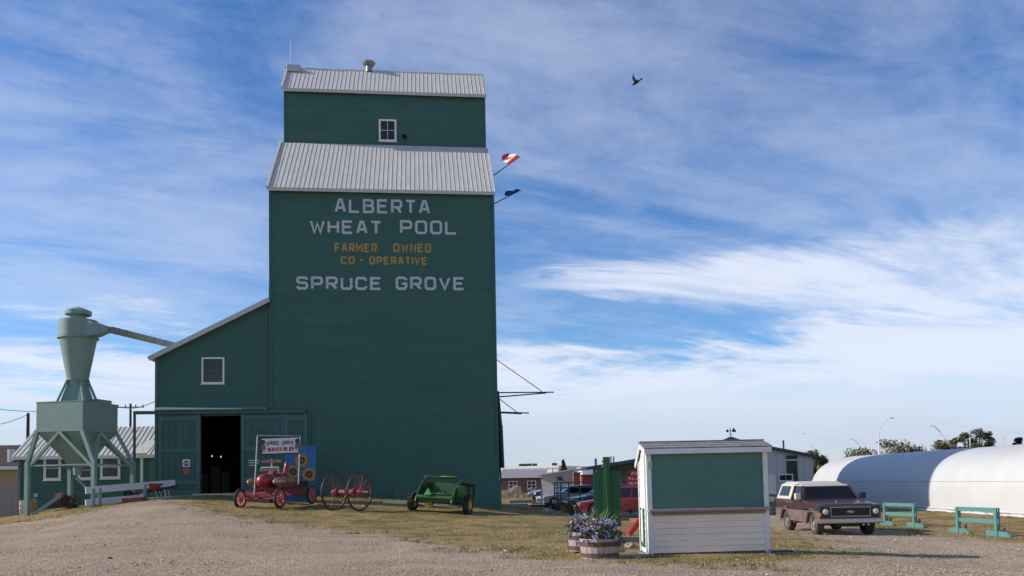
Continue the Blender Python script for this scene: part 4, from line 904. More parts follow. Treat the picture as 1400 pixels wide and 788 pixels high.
# ================================================================== MANURE SPREADER
q = at(594.5, 692, 35.0); z0 = min(g1(q.x - 1, 35.2), g1(q.x + 1, 34.8))
sp_ = thing('manure_spreader', 'green farm manure spreader with yellow wheels standing on the lawn', 'farm implement', (q.x, 35.0, (g1(q.x - 1.2, 35.3) + g1(q.x + 1.2, 34.7)) / 2), 0)
tilt = math.atan2(g1(q.x + 1.2, 34.7) - g1(q.x - 1.2, 35.3), 2.4)
sp_.rotation_euler = (0, -tilt, R(-16))
def fat_wheel(root, c, r, w, mt, mr_, lugs=16):
    t = MB().lathe([(r * .58, -w / 2), (r * .9, -w / 2), (r * .97, -w * .36), (r * .97, w * .36), (r * .9, w / 2), (r * .58, w / 2)], 28, 'X', c, True)
    for k in range(lugs):
        a = 2 * math.pi * k / lugs; e = Vector((0, math.cos(a), math.sin(a))); tn = Vector((0, -math.sin(a), math.cos(a))); cc = Vector(c)
        for s in (-1, 1): t.bar(cc + e * r * .97 + Vector((s * w * .46, 0, 0)) + tn * .05, cc + e * r * .97 + tn * (-.02), .045, .05, up=e)
    ty = t.build('wheel', mt, root)
    for s in (-1, 1): MB().lathe([(r * .60, s * w * .46), (r * .54, s * w * .34), (r * .50, s * w * .12), (r * .22, s * w * .10), (r * .20, s * w * .3), (0, s * w * .32)], 22, 'X', c).build('rim', mr_, ty, smooth=True)
    return ty
for s in (-1, 1): fat_wheel(sp_, (s * 1.26, .55, .40), .41, .24, m_rubber, m_jdy)
MB().bar((-1.2, .55, .42), (1.2, .55, .42), .09).build('axle', m_dark, sp_)
bw = .80
side = [(-.25, .46), (-.18, .68), (.22, 1.12), (.58, 1.36), (.95, 1.40), (2.7, 1.26), (2.7, .52), (.2, .44)]
for s in (-1, 1):
    MB().prism(side, s * bw - .02, s * bw + .02, 'YZ').build('side_panel', m_jd, sp_)
    fr = MB().path([(s * bw, y, z) for y, z in side[:5]], .035, 8); fr.build('panel_edge', m_jd, sp_)
    MB().prism([(.9, 1.28), (2.7, 1.17), (2.7, 1.20), (.9, 1.32)], s * bw, s * (bw + .28), 'YZ').build('flare_board', m_jd, sp_)
    for y in (1.1, 1.8, 2.5): MB().bar((s * (bw + .05), y, .5), (s * (bw + .05), y, 1.3), .06).build('stake', m_jd, sp_)
MB().box(-bw, bw, .0, 2.7, .48, .54).build('floor', m_jd, sp_); MB().box(-bw + .02, bw - .02, 1.15, 1.2, .54, 1.25).build('front_panel', m_jd, sp_)
MB().box(-.42, bw - .03, .72, .78, .58, 1.32).build('gate_panel', m_jd, sp_)
MB().tube((-bw, -.15, .66), (bw, -.15, .66), .10, n=12).build('rear_roller', m_jd, sp_); MB().box(-bw, bw, -.12, -.06, .46, .60).build('rear_sill', m_jd, sp_)
for (y, z) in ((.25, .80),):
    b = MB().tube((-bw, y, z), (bw, y, z), .05, n=8)
    for k in range(9):
        x = -.7 + k * .175; a = k * .9; b.bar((x, y, z), (x, y + .2 * math.cos(a), z + .2 * math.sin(a)), .05, .02); b.bar((x, y, z), (x, y - .2 * math.cos(a), z - .2 * math.sin(a)), .05, .02)
    b.build('beater', mat('implement_green_worn', (.02, .09, .02), .6, var=.3), sp_)
MB().path([(-bw, .6, 1.26), (-bw + .03, .6, 1.48), (-bw + .10, .6, 1.53), (bw - .14, .6, 1.47), (bw - .03, .6, 1.41), (bw, .6, 1.26)], .03, 8).build('hoop', m_jd, sp_)
MB().lathe([(0, 0), (.30, .01), (.36, .05), (.34, .07), (0, .04)], 16, 'Z', (.28, .7, 1.49)).build('cover_plate', mat('yellow_green_paint', (.25, .30, .06), .6), sp_, smooth=True)
MB().prism([(-.42, .76), (-.12, .76), (-.25, 1.06)], -.30, -.26).build('guard_triangle', mat('light_green_paint', (.09, .34, .06), .6), sp_)
MB().box(bw + .02, bw + .18, .2, .9, .5, 1.2).build('chain_guard', m_jd, sp_, bevel=.03); MB().box(-.55, -.25, .2, .5, .22, .44).build('gearbox', m_jdy, sp_, bevel=.03)
MB().bar((-.7, .3, .32), (.9, .3, .28), .06, .04).build('cross_shaft', m_steel, sp_)
MB().bar((0, 2.6, .5), (0, 4.2, .4), .1).build('drawbar', m_jd, sp_)
a, b_ = at(524, 686.5, 36.2), at(556, 688, 36.0)
tag(MB().bar(a, b_, .10, .09).build('green_pole', mat('pale_green_paint', (.11, .30, .19), .6)), 'pale green pole lying just left of the spreader', 'pole')

# ================================================================== TICKET KIOSK
KY = 17.3
k0 = at(887, 760, KY); k1 = at(1056.5, 757, KY); kw = k1.x - k0.x
kz = (k0.z + k1.z) / 2
kio = thing('kiosk', 'white sided sales kiosk with closed green shutter and shingled roof', 'kiosk', (k0.x, KY, kz), 0)
kio.rotation_euler = (0, -.004, R(3.2))
ks = 1133.0 / KY
KZ = lambda py: (760 - py) / ks
zc = KZ(698); ztop = KZ(621); zroof = KZ(607); kd = .72; zback = KZ(621) - .15
MB().prism([(.03, .04), (kd, .04), (kd, zback), (.36, zroof - .10), (.03, ztop + .02)], .02, kw - .02, 'YZ').build('wall', m_white, kio)
nb = 7; h = (zc - .06) / nb
for k in range(nb):
    z = .05 + k * h; MB().prism([(-.028, z), (-.010, z + h - .003), (.028, z + h - .003), (.028, z)], .10, kw - .10, 'YZ').build('siding_board', m_cream, kio)
MB().box(.10, kw - .10, -.006, .029, zc + .02, ztop - .01).build('shutter', m_kgreen, kio)
MB().box(.08, kw - .08, -.05, .02, zc - .12, zc - .047).build('counter_apron', m_wood, kio)
MB().box(.0, kw, -.16, .028, zc - .045, zc + .008).build('counter', mat('counter_wood', (.33, .27, .25), .7, var=.2, stretch=(1, 4, 4), scale=3), kio, bevel=.006)
MB().box(.0, .10, -.03, .07, .0, ztop).build('corner_post', m_white, kio); MB().box(kw - .10, kw, -.03, .07, .0, ztop).build('corner_post', m_white, kio)
MB().box(-.05, kw + .055, -.15, -.12, ztop - .02, ztop + .085).build('fascia', m_white, kio); MB().box(-.04, kw + .045, -.118, .02, ztop - .02, ztop - .005).build('soffit', m_white, kio)
fy, fz_ = -.14, ztop + .09; ry, rz_ = .36, zroof + .02; by, bz = kd + .14, zback - .06
shg = mat('weathered_shingle', (.27, .255, .235), .9, var=.3, scale=9, bump=.35, bscale=60, dirt=(.16, .15, .14), dscale=4, damt=.6)
def kroof(ya, za, yb, zb, courses):
    dk = MB().prism([(ya, za), (yb, zb), (yb, zb - .03), (ya, za - .03)], -.05, kw + .06, 'YZ').build('roof_deck', m_wood, kio)
    for c in range(courses):
        t0, t1 = c / courses, (c + 1) / courses; x = -.065 - .05 * (c % 2)
        while x < kw + .07:
            w = random.uniform(.13, .2); e = min(x + w - .006, kw + .075); s = max(x, -.065); j = random.uniform(-.008, .008)
            if e > s + .02:
                A = Vector((0, ya + (yb - ya) * t0, za + (zb - za) * t0)); B = Vector((0, ya + (yb - ya) * min(1, t1 + .12 / courses), za + (zb - za) * min(1, t1 + .12 / courses)))
                MB().hexa([(s, A.y + j, A.z + .004), (e, A.y + j, A.z + .004), (e, B.y, B.z + .002), (s, B.y, B.z + .002)], [(s, A.y + j, A.z + .026), (e, A.y + j, A.z + .026), (e, B.y, B.z + .012), (s, B.y, B.z + .012)]).build('shingle', shg, dk)
            x += w
kroof(fy, fz_, ry, rz_, 3); kroof(by, bz, ry, rz_, 5)
MB().bar((-.06, ry, rz_ + .02), (kw + .07, ry, rz_ + .02), .09, .025).build('ridge_cap', shg, kio)
for (ya, za, yb, zb) in ((fy, fz_, ry, rz_), (by, bz, ry, rz_)): MB().bar((-.052, ya, za - .06), (-.052, yb, zb - .06), .022, .09).build('barge_board', m_white, kio)
# left flank: boards, door with green stripes
z = .05
while z < zroof - .12:
    zt = min(z + .155, zroof - .10); zm = (z + zt) / 2
    yf = .075 if zm < ztop else .36 - (.36 - .03) * (zroof - .1 - zm) / max(zroof - .1 - ztop, .01); yb_ = kd - .06 if zm < zback else .36 + (kd - .36) * (zroof - .1 - zm) / (zroof - .1 - zback)
    if yb_ - yf > .05: MB().prism([(-.012, z), (.018, z), (.018, zt - .003), (-.0, zt - .003)], yf, yb_, 'XZ').build('side_board', m_white, kio)
    z = zt
for y in (.0715, kd - .058): MB().box(-.03, .02, y, y + .055, .0, zback if y > .5 else ztop - .03).build('corner_board', m_white, kio)
dm = mat('door_stripe_green', (.03, .16, .07), .6)
b = MB(); b.box(-.04, -.0125, .26, .32, .16, zc + .02); b.box(-.04, -.0125, .54, .59, .22, zc + .02); b.box(-.038, -.0125, .32, .54, .16, .24); b.build('door_trim', dm, kio)
MB().box(-.034, -.013, .34, .52, .26, zc - .01).build('side_door', m_white, kio)
MB().box(.03, .12, -.045, -.032, KZ(642), KZ(632)).build('notice', mat('pale_green_notice', (.28, .55, .28), .6, var=.2, scale=30), kio)
MB().box(-.1, kw * .98, .05, kd - .05, -.12, .03).build('skid_base', m_wood, kio)
q = at(1071, 756.5, 17.0); tag(MB().box(-.24, .20, -.12, .12, 0, .035).xf(Matrix.Translation((q.x, 17.1, g1(q.x, 17.1) + .06))).build('step_board', mat('dark_blue_board', (.02, .02, .06), .6)), 'dark blue board lying by the kiosk right corner', 'board')
for k, (px, py, l, lab) in enumerate(((868, 762, .7, 'pale short plank on the grass left of the kiosk, the nearer one'), (872, 756, .5, 'pale short plank on the grass left of the kiosk, nearest the wall'))):
    X, Y = gpix(px, py); tag(MB().box(-l / 2, l / 2, -.07, .07, .0, .05).xf(Matrix.Translation((X, Y, g1(X, Y))) @ Matrix.Rotation(R(8 - 30 * k), 4, 'Z')).build('plank', m_wood), lab, 'plank')

# ================================================================== FLOWER BARRELS
def leafy(b, rnd, c, rx, ry, rz, n, s0, s1):
    for _ in range(n):
        v = Vector((rnd.gauss(0, 1), rnd.gauss(0, 1), rnd.gauss(0, 1))).normalized() * rnd.random() ** .45
        p = Vector(c) + Vector((v.x * rx, v.y * ry, v.z * rz)); s = rnd.uniform(s0, s1)
        a = Vector((rnd.gauss(0, 1), rnd.gauss(0, 1), rnd.gauss(0, .6))).normalized(); e = a.cross(Vector((rnd.random() - .5, rnd.random() - .5, 1))).normalized()
        b.add([p - a * s, p + e * s * .5, p + a * s, p - e * s * .5], [(0, 1, 2, 3)])
    return b
def foliage_mat(name, c0, c1):
    if name in MATS: return MATS[name]
    m = bpy.data.materials.new(name); m.use_nodes = True; nt = m.node_tree; b = nt.nodes['Principled BSDF']; b.inputs['Roughness'].default_value = .6
    g = node(nt, 'ShaderNodeNewGeometry'); r = node(nt, 'ShaderNodeValToRGB'); r.color_ramp.elements[0].color = (*c0, 1); r.color_ramp.elements[1].color = (*c1, 1)
    nt.links.new(g.outputs['Random Per Island'], r.inputs[0]); nt.links.new(r.outputs[0], b.inputs['Base Color']); MATS[name] = m; return m
m_leaf = foliage_mat('barrel_leaves', (.03, .055, .018), (.10, .14, .045)); m_spike = foliage_mat('spike_leaves', (.10, .17, .05), (.26, .33, .12))
m_pur = foliage_mat('purple_petals', (.09, .06, .20), (.32, .26, .48)); m_lil = foliage_mat('lilac_petals', (.40, .36, .52), (.74, .72, .78)); m_mag = foliage_mat('magenta_petals', (.22, .02, .08), (.42, .07, .16))
def flower_barrel(px, py, Y, r0, r1, h, label, seed, nfl, spikes):
    rnd = random.Random(seed); q = at(px, py, Y); z = g1(q.x, Y)
    t = thing('flower_barrel', label, 'planter', (q.x, Y, z), -.2, 'half barrel planters'); ns = 20
    for k in range(ns):
        a0, a1 = 2 * math.pi * k / ns + .012, 2 * math.pi * (k + 1) / ns - .012; j = rnd.uniform(-.004, .004)
        ring = lambda r, z, a: ((r + j) * math.cos(a), (r + j) * math.sin(a), z); b = MB(); lv = [(r0, 0), ((r0 + r1) / 2 + .012, h / 2), (r1, h)]
        vs = [];
        for r, zz in lv: vs += [ring(r, zz, a0), ring(r, zz, a1), ring(r - .03, zz, a1), ring(r - .03, zz, a0)]
        b.add(vs, [(0, 1, 5, 4), (4, 5, 9, 8), (1, 2, 6, 5), (5, 6, 10, 9), (2, 3, 7, 6), (6, 7, 11, 10), (3, 0, 4, 7), (7, 4, 8, 11), (8, 9, 10, 11), (3, 2, 1, 0)]); b.build('stave', m_stave, t)
    for zz, hh in ((.10, .075), (.62, .09)):
        rr = r0 + (r1 - r0) * (zz) + .014; MB().lathe([(rr, h * zz), (rr + .006, h * zz), (rr + .006 + (r1 - r0) * .15, h * zz + hh), (rr + (r1 - r0) * .15, h * zz + hh)], 28, 'Z', closed=True).build('hoop', m_hoop, t, smooth=True)
    MB().lathe([(0, h * .86), (r1 - .04, h * .84)], 20, 'Z').build('soil', mat('potting_soil', (.03, .022, .016), 1.0), t)
    lb = leafy(MB(), rnd, (0, 0, h + .09), r1 * 1.05, r1 * 1.05, .24, 1000, .025, .055); leafy(lb, rnd, (r1 * .9, 0, h - .05), r1 * .45, r1 * .7, .2, 220, .02, .045)
    tag(lb.build('leaves', m_leaf, t, fix=False), kind='stuff')
    fl = {'p': MB(), 'l': MB(), 'm': MB()}
    for _ in range(nfl):
        a = rnd.uniform(0, 2 * math.pi); rr = r1 * rnd.uniform(.2, 1.25); p = Vector((rr * math.cos(a), rr * math.sin(a), h + .08 + .24 * rnd.random() + .12 * (1 - rr / r1) - (.22 * rnd.random() if rr > r1 else 0)))
        n = (Vector((math.cos(a) * rr / r1, math.sin(a) * rr / r1, .6)) + Vector((rnd.gauss(0, .3), rnd.gauss(0, .3), rnd.gauss(0, .3)))).normalized(); u = n.orthogonal().normalized(); v = n.cross(u); s = rnd.uniform(.024, .042)
        bl = fl[rnd.choices('plm', (3.6, 4.6, 1.6))[0]] if rr < r1 * 1.05 else fl['p']
        o_ = [p + (u * math.cos(t_) + v * math.sin(t_)) * s * (1 if i % 2 else .72) + n * s * .3 for i, t_ in enumerate(np.linspace(0, 2 * math.pi, 11)[:-1])]; bl.add([p - n * s * .3] + o_, [(0, 1 + i, 1 + (i + 1) % 10) for i in range(10)])
    for k, nm, m in (('p', 'purple_blossoms', m_pur), ('l', 'lilac_blossoms', m_lil), ('m', 'magenta_blossoms', m_mag)): tag(fl[k].build(nm, m, t, fix=False), kind='stuff')
    b = MB()
    for k in range(spikes):
        a = rnd.uniform(0, 2 * math.pi); l = rnd.uniform(.5, .95); lean = rnd.uniform(.45, 1.0); pr = None; o0 = len(b.v)
        for i in range(6):
            tt = i / 5; c = Vector((math.cos(a) * (.05 + l * lean * tt), math.sin(a) * (.05 + l * lean * tt), h + l * (tt - lean * .55 * tt * tt))); sd_ = Vector((-math.sin(a), math.cos(a), 0)) * (.016 * (1 - tt) + .001); b.v += [tuple(c - sd_), tuple(c + sd_)]
            if i: b.f.append((o0 + 2 * i - 2, o0 + 2 * i - 1, o0 + 2 * i + 1, o0 + 2 * i))
    if spikes: tag(b.build('spike_leaves', m_spike, t, fix=False), kind='stuff')
flower_barrel(820, 763, 16.9, .365, .40, .40, 'larger near half barrel planter full of purple petunias and grassy spikes', 3, 260, 70)
flower_barrel(796, 750, 18.6, .28, .31, .42, 'smaller half barrel planter of lilac petunias half hidden behind its neighbour', 8, 150, 20)

# ================================================================== GREEN UPRIGHT BOARDS
q = at(831, 705, 29.5); z0 = g1(q.x, 29.5); s = 1133 / 29.5
gb = thing('boarded_screen', 'tall bright green boarded panel on a thick post behind the flower barrels', 'panel', (q.x, 29.5, z0), 0)
ht = at(831, 644, 29.5).z - z0; hp_ = at(831, 625, 29.5).z - z0
x0, x1, xm = (812.5 - 831) / s, (849.5 - 831) / s, (837 - 831) / s
for k in range(3): w = (xm - x0) / 3; MB().box(x0 + k * w + .001, x0 + (k + 1) * w - .001, .0 + .002 * (k % 2), .05, 0, ht).build('board', m_bgreen, gb)
for k in range(2):
    w = (x1 - xm) / 2; a = xm + k * w; MB().hexa([(a + .003, .05 + .03 * k, 0), (a + w - .003, .07 + .03 * k, 0), (a + w, .12 + .03 * k, 0), (a, .10 + .03 * k, 0)], [(a + .003, .05 + .03 * k, ht), (a + w - .003, .07 + .03 * k, ht), (a + w, .12 + .03 * k, ht), (a, .10 + .03 * k, ht)]).build('board', m_bgreen, gb)
MB().box(-.13, .11, -.09, -.001, -.1, hp_).build('post', m_bgreen, gb)
MB().bar((-.06, -.10, hp_ - .25), (-.02, -.10, .1), .014).build('batten', mat('light_batten', (.16, .32, .14), .6), gb)
for zz in (hp_ - .16, hp_ - .32): MB().box(-.18, -.131, -.07, -.02, zz - .04, zz + .04).build('bracket', m_steel, gb)

# ================================================================== BITS ON THE GRASS
X, Y = gpix(860, 734); z = g1(X, Y); v1 = at(872, 716, Y + .1)
rc = thing('red_chute', 'bright red sloping steel chute left of the kiosk', 'chute', (X, Y, z))
m_br = mat('bright_red_paint', (.60, .03, .02), .45)
e1 = Vector((v1.x - X + .3, .3, v1.z - z + .35)); MB().bar((0, 0, .03), e1, .22, .03).build('trough', m_br, rc)
for s in (-1, 1): MB().bar((0, s * .11, .06), e1 + Vector((0, s * .11, .03)), .02, .10).build('side_lip', m_br, rc)
MB().bar(e1 - Vector((.05, 0, 0)), (e1.x, e1.y + .1, 0), .05).build('support', m_dark, rc)
rnd = random.Random(11); m_clay = mat('terracotta', (.30, .11, .05), .85, var=.3, scale=6)
ORD = ('first', 'second', 'third', 'fourth', 'fifth', 'sixth', 'seventh', 'eighth', 'ninth', 'tenth')
for k, (px, py) in enumerate(sorted(((763, 692), (768, 690), (772, 693), (778, 691), (784, 692), (788, 695), (776, 697), (782, 699), (791, 690), (770, 697)))):
    X, Y = gpix(px, py + 5); sc_ = rnd.uniform(.75, 1.2); z = g1(X, Y)
    t = thing('clay_pot', ORD[k] + ' terracotta pot counted from the left in the row beyond the lawn', 'pot', (X, Y, z), 0, 'clay pots beyond the lawn'); t.scale = (sc_,) * 3; t.rotation_euler = (rnd.choice((0, 0, R(75))), 0, rnd.random() * 6)
    if t.rotation_euler.x > .5: t.location.z += .12
    MB().lathe([(0, 0), (.11, 0), (.15, .26), (.175, .26), (.175, .33), (.15, .33), (.13, .1), (0, .08)], 16, 'Z').build('body', m_clay if k % 3 else m_rust, t, smooth=True)
    MB().lathe([(0, .27), (.145, .27)], 12, 'Z').build('soil', MATS['potting_soil'], t)
for k, (px, py, l, a) in enumerate(((752, 694, 2.4, 20), (838, 718, 2.2, -35), (858, 728, 1.8, -30), (848, 742, 1.6, 25), (868, 742, 1.2, 8), (820, 712, 2.6, 15), (744, 690, 2.0, -25))):
    X, Y = gpix(px, py); z = g1(X, Y); lab = ('dark timber by the tower shadow edge', 'long brown timber behind the flower barrels', 'brown timber leaning toward the red chute', 'grey timber left of the kiosk wall', 'short grey timber against the kiosk wall', 'long timber at the foot of the green panel', 'dark beam near the parked silver car')[k]
    m_tb = (m_dark, m_pinewood, m_pinewood, m_wood, m_wood, m_pinewood, m_up)[k]
    tag(MB().box(-l / 2, l / 2, -.09, .09, 0, .15).xf(Matrix.Translation((X, Y, z)) @ Matrix.Rotation(R(a), 4, 'Z') @ Matrix.Rotation(R(2), 4, 'Y')).build('timber', m_tb, None, bevel=.012), lab, 'timber', 'timbers lying about')
def rock(px, py, s, label, m):
    X, Y = gpix(px, py); z = g1(X, Y); bm = bmesh.new(); bmesh.ops.create_icosphere(bm, subdivisions=2, radius=s)
    for v in bm.verts: v.co *= 1 + .35 * mnoise.noise(v.co * 2.2 / s + Vector((px, 0, 0))); v.co.z *= .6
    me = bpy.data.meshes.new('rock'); bm.to_mesh(me); bm.free(); me.materials.append(m); o = bpy.data.objects.new('rock', me); COL.objects.link(o); o.location = (X, Y, z + s * .3); tag(o, label, 'rock', 'loose rocks')
m_rock = mat('field_stone', (.38, .34, .30), .9, var=.3, scale=5, bump=.4)
rock(746, 701, .22, 'pale rock beside the tower shadow', m_rock); rock(756, 696, .18, 'grey rock left of the clay pots', m_rock); rock(790, 703, .25, 'rusty brown rock among the clay pots', m_rust); rock(798, 697, .2, 'brown rock right of the clay pots', m_rust)
rock(843, 731, .16, 'grey stone behind the large flower barrel', m_rock); rock(690.6, 754, .035, 'tiny white stone at the lawn edge', m_white); rock(150, 765, .06, 'dark stone alone on the gravel', m_dark); rock(862, 748, .12, 'pale stone by the kiosk', m_rock)

# ================================================================== BLAZER TRUCK
tq_ = at(1157, 715, 26.2); TX = tq_.x; TZ = -.30
TZ = g1(TX, 27.5)
tr_ = thing('truck', 'dusty maroon old truck with cream hardtop parked by the rails', 'truck', (TX, 29.1, TZ), R(-90))
def dusty(name, col, dust, h0, h1):
    m = mat(name, col, .38, var=.12, scale=3, dirt=dust, dscale=2.2, damt=.35, coat=.25); return m
m_mar = dusty('maroon_paint', (.050, .024, .028), (.12, .088, .078), 0, 1); m_dust = mat('dust_caked_paint', (.15, .105, .085), .75, var=.25, scale=3, dirt=(.23, .18, .15), dscale=2.5, damt=.6)
m_ctop = mat('cream_top', (.60, .555, .48), .55, var=.08, dirt=(.46, .40, .33), damt=.3); m_chr = mat('dull_chrome', (.40, .36, .33), .35, .7, var=.15, dirt=(.3, .24, .2), damt=.5)
m_agl = mat('auto_glass', (.016, .018, .02), .06, var=.3, scale=2); m_lens = mat('headlamp_lens', (.55, .55, .52), .15, .2, var=.1); m_amb = mat('amber_lens', (.5, .18, .03), .3)
WB = 2.55; hw = .96; wr = .36
def arch(cx, r, n=8, z0=.40): return [(cx + r * math.cos(math.pi - math.pi * k / n), .30 + r * math.sin(math.pi * k / n) * 1.05) for k in range(n + 1)]
def mir(l): return l
FR = WB + .66; RR = -1.02
ra_ = arch(0, .47); fa_ = arch(WB, .47)
low_p = [(RR, .52), (RR + .05, .45)] + [(x, max(z, .40)) for x, z in ra_] + [(.55, .38), (WB - .55, .38)] + [(x, max(z, .40)) for x, z in fa_] + [(FR, .50), (FR + .02, .74), (RR - .02, .76)]
MB().prism(low_p, -hw, hw, 'XZ').build('lower_body', m_dust, tr_, bevel=.018)
up_p = [(RR - .02, .762), (FR + .02, .742), (FR + .02, .93), (FR - .05, .975), (WB - .65, 1.08), (WB - .75, 1.10), (RR, 1.10), (RR - .03, 1.06)]
MB().prism(up_p, -hw, hw, 'XZ').build('upper_body', m_mar, tr_, bevel=.03, smooth=True)
MB().prism([(WB - .62, 1.088), (FR - .12, .982), (FR - .05, .972), (FR - .05, .99), (FR - .14, 1.008), (WB - .62, 1.115)], -.74, .74, 'XZ').build('hood', m_mar, tr_, bevel=.012)
for s in (-1, 1):
    MB().box(RR + .02, FR - .03, s * hw - .012, s * hw + .012, .735, .775).build('side_trim', m_chr, tr_)
    for cx in (0, WB):
        b = MB(); ps = [(x, s * (hw + .008), z + .02) for x, z in arch(cx, .49)]; b.path([Vector(p_) for p_ in ps], .022, 6); b.build('arch_trim', m_dust, tr_)
    dd_ = MB().prism([(.62, .785), (1.80, .785), (1.80, 1.085), (.62, 1.085)], *sorted((s * (hw - .01), s * (hw + .010)))).build('door', m_mar, tr_); MB().box(.62, 1.80, *sorted((s * (hw - .01), s * (hw + .010))), .44, .732).build('lower_door', m_dust, dd_)
    MB().box(.70, .86, *sorted((s * (hw - .02), s * (hw + .035))), .99, 1.02).build('handle', m_chr, dd_)
    mr_ = MB().box(1.55, 1.72, *sorted((s * (hw + .04), s * (hw + .20))), 1.12, 1.32).build('mirror', m_ctop if s < 0 else m_black, tr_, bevel=.015); MB().bar((1.62, s * (hw - .02), 1.06), (1.62, s * (hw + .10), 1.20), .03).build('arm', m_chr, mr_)
# greenhouse
def loft4(xb0, xb1, yb, zb_, xt0, xt1, yt, zt_): return MB().hexa([(xb0, -yb, zb_), (xb1, -yb, zb_), (xb1, yb, zb_), (xb0, yb, zb_)], [(xt0, -yt, zt_), (xt1, -yt, zt_), (xt1, yt, zt_), (xt0, yt, zt_)])
GB, GT = 1.098, 1.545
m_cglass = bpy.data.materials.new('clear_auto_glass'); m_cglass.use_nodes = True; nt_ = m_cglass.node_tree; nt_.nodes.clear()
o_ = node(nt_, 'ShaderNodeOutputMaterial'); mx2 = node(nt_, 'ShaderNodeMixShader'); t1 = node(nt_, 'ShaderNodeBsdfTransparent'); t1.inputs[0].default_value = (.80, .84, .84, 1); g_ = node(nt_, 'ShaderNodeBsdfGlossy'); g_.inputs['Roughness'].default_value = .04; fr_ = node(nt_, 'ShaderNodeFresnel'); fr_.inputs[0].default_value = 1.6
nt_.links.new(fr_.outputs[0], mx2.inputs[0]); nt_.links.new(t1.outputs[0], mx2.inputs[1]); nt_.links.new(g_.outputs[0], mx2.inputs[2]); nt_.links.new(mx2.outputs[0], o_.inputs[0])
for s in (-1, 1):
    MB().bar((WB - .80, s * (hw - .05), GB - .01), (1.31, s * .765, GT), .05, .07).build('windshield_pillar', m_mar, tr_); MB().bar((.64, s * (hw - .05), GB - .01), (.64, s * .765, GT), .07, .12).build('rear_pillar', m_mar, tr_); MB().bar((.60, s * .765, GT - .02), (1.34, s * .765, GT - .02), .05, .05).build('roof_rail', m_mar, tr_)
MB().bar((1.315, -.77, GT - .015), (1.315, .77, GT - .015), .05, .05).build('header_rail', m_mar, tr_)
m_seat = mat('tan_vinyl', (.16, .12, .085), .7)
for y in (-.42, .42): MB().box(.66, .82, y - .28, y + .28, 1.05, 1.38).build('seat_back', m_seat, tr_, bevel=.04)
MB().box(1.50, 1.76, -.82, .82, 1.06, 1.16).build('dashboard', m_black, tr_, bevel=.03)
MB().lathe([(.165, -.012), (.19, -.012), (.19, .012), (.165, .012)], 20, 'X', (1.42, .40, 1.20), True).build('steering_wheel', m_black, tr_, smooth=True)
MB().box(1.20, 1.22, -.12, .12, GT - .14, GT - .07).build('rear_view_mirror', m_black, tr_)
loft4(.50, 1.36, .80, GT - .01, .52, 1.22, .70, GT + .055).build('cab_roof', m_ctop, tr_, bevel=.025, smooth=True)
loft4(RR + .02, .60, hw - .02, GB, RR + .26, .66, .80, GT + .07).build('hardtop', m_ctop, tr_, bevel=.03, smooth=True)
loft4(RR + .27, .80, .79, GT + .06, RR + .42, .62, .66, GT + .15).build('hardtop_crown', m_ctop, tr_, bevel=.03, smooth=True)
# windshield and side glass sit on the tapering faces
def onface(p00, p10, p11, p01, a0, a1, b0, b1, off, name, m, parent, fr=None):
    P00, P10, P11, P01 = map(Vector, (p00, p10, p11, p01)); nrm = (P10 - P00).cross(P01 - P00).normalized()
    f = lambda a, b: (P00 * (1 - a) + P10 * a) * (1 - b) + (P01 * (1 - a) + P11 * a) * b
    c = [f(a0, b0), f(a1, b0), f(a1, b1), f(a0, b1)]
    if fr:
        g = .035; cc = [f(a0 - g, b0 - g * 1.6), f(a1 + g, b0 - g * 1.6), f(a1 + g, b1 + g * 1.6), f(a0 - g, b1 + g * 1.6)]; MB().hexa([q - nrm * .02 for q in cc], [q + nrm * (off * .5) for q in cc]).build('window_frame', fr, parent)
    return MB().hexa([q - nrm * .01 for q in c], [q + nrm * off for q in c]).build(name, m, parent)
xw = WB - .78
onface((xw, -hw + .03, GB), (xw, hw - .03, GB), (1.32, .78, GT), (1.32, -.78, GT), .055, .945, .08, .93, .008, 'windshield', m_cglass, tr_)
for s in (-1, 1):
    y0, y1 = s * (hw - .03), s * .78
    A, B, C_, D_ = (.60, y0, GB), (xw, y0, GB), (1.32, y1, GT), (.60, y1, GT)
    if s > 0: onface(B, A, D_, C_, .12, .94, .10, .90, .008, 'door_glass', m_cglass, tr_)
    else: onface(A, B, C_, D_, .06, .88, .10, .90, .008, 'door_glass', m_cglass, tr_)
    y0, y1 = s * (hw - .02), s * .80
    A, B, C_, D_ = (RR + .02, y0, GB), (.60, y0, GB), (.66, y1, GT + .07), (RR + .26, y1, GT + .07)
    for k, (a0, a1) in enumerate(((.16, .43), (.45, .74))):
        if s > 0: onface(B, A, D_, C_, 1 - a1, 1 - a0, .26, .80, .008 + .003 * k, 'rear_side_glass', m_agl, tr_, m_black)
        else: onface(A, B, C_, D_, a0, a1, .26, .80, .008 + .003 * k, 'rear_side_glass', m_agl, tr_, m_black)
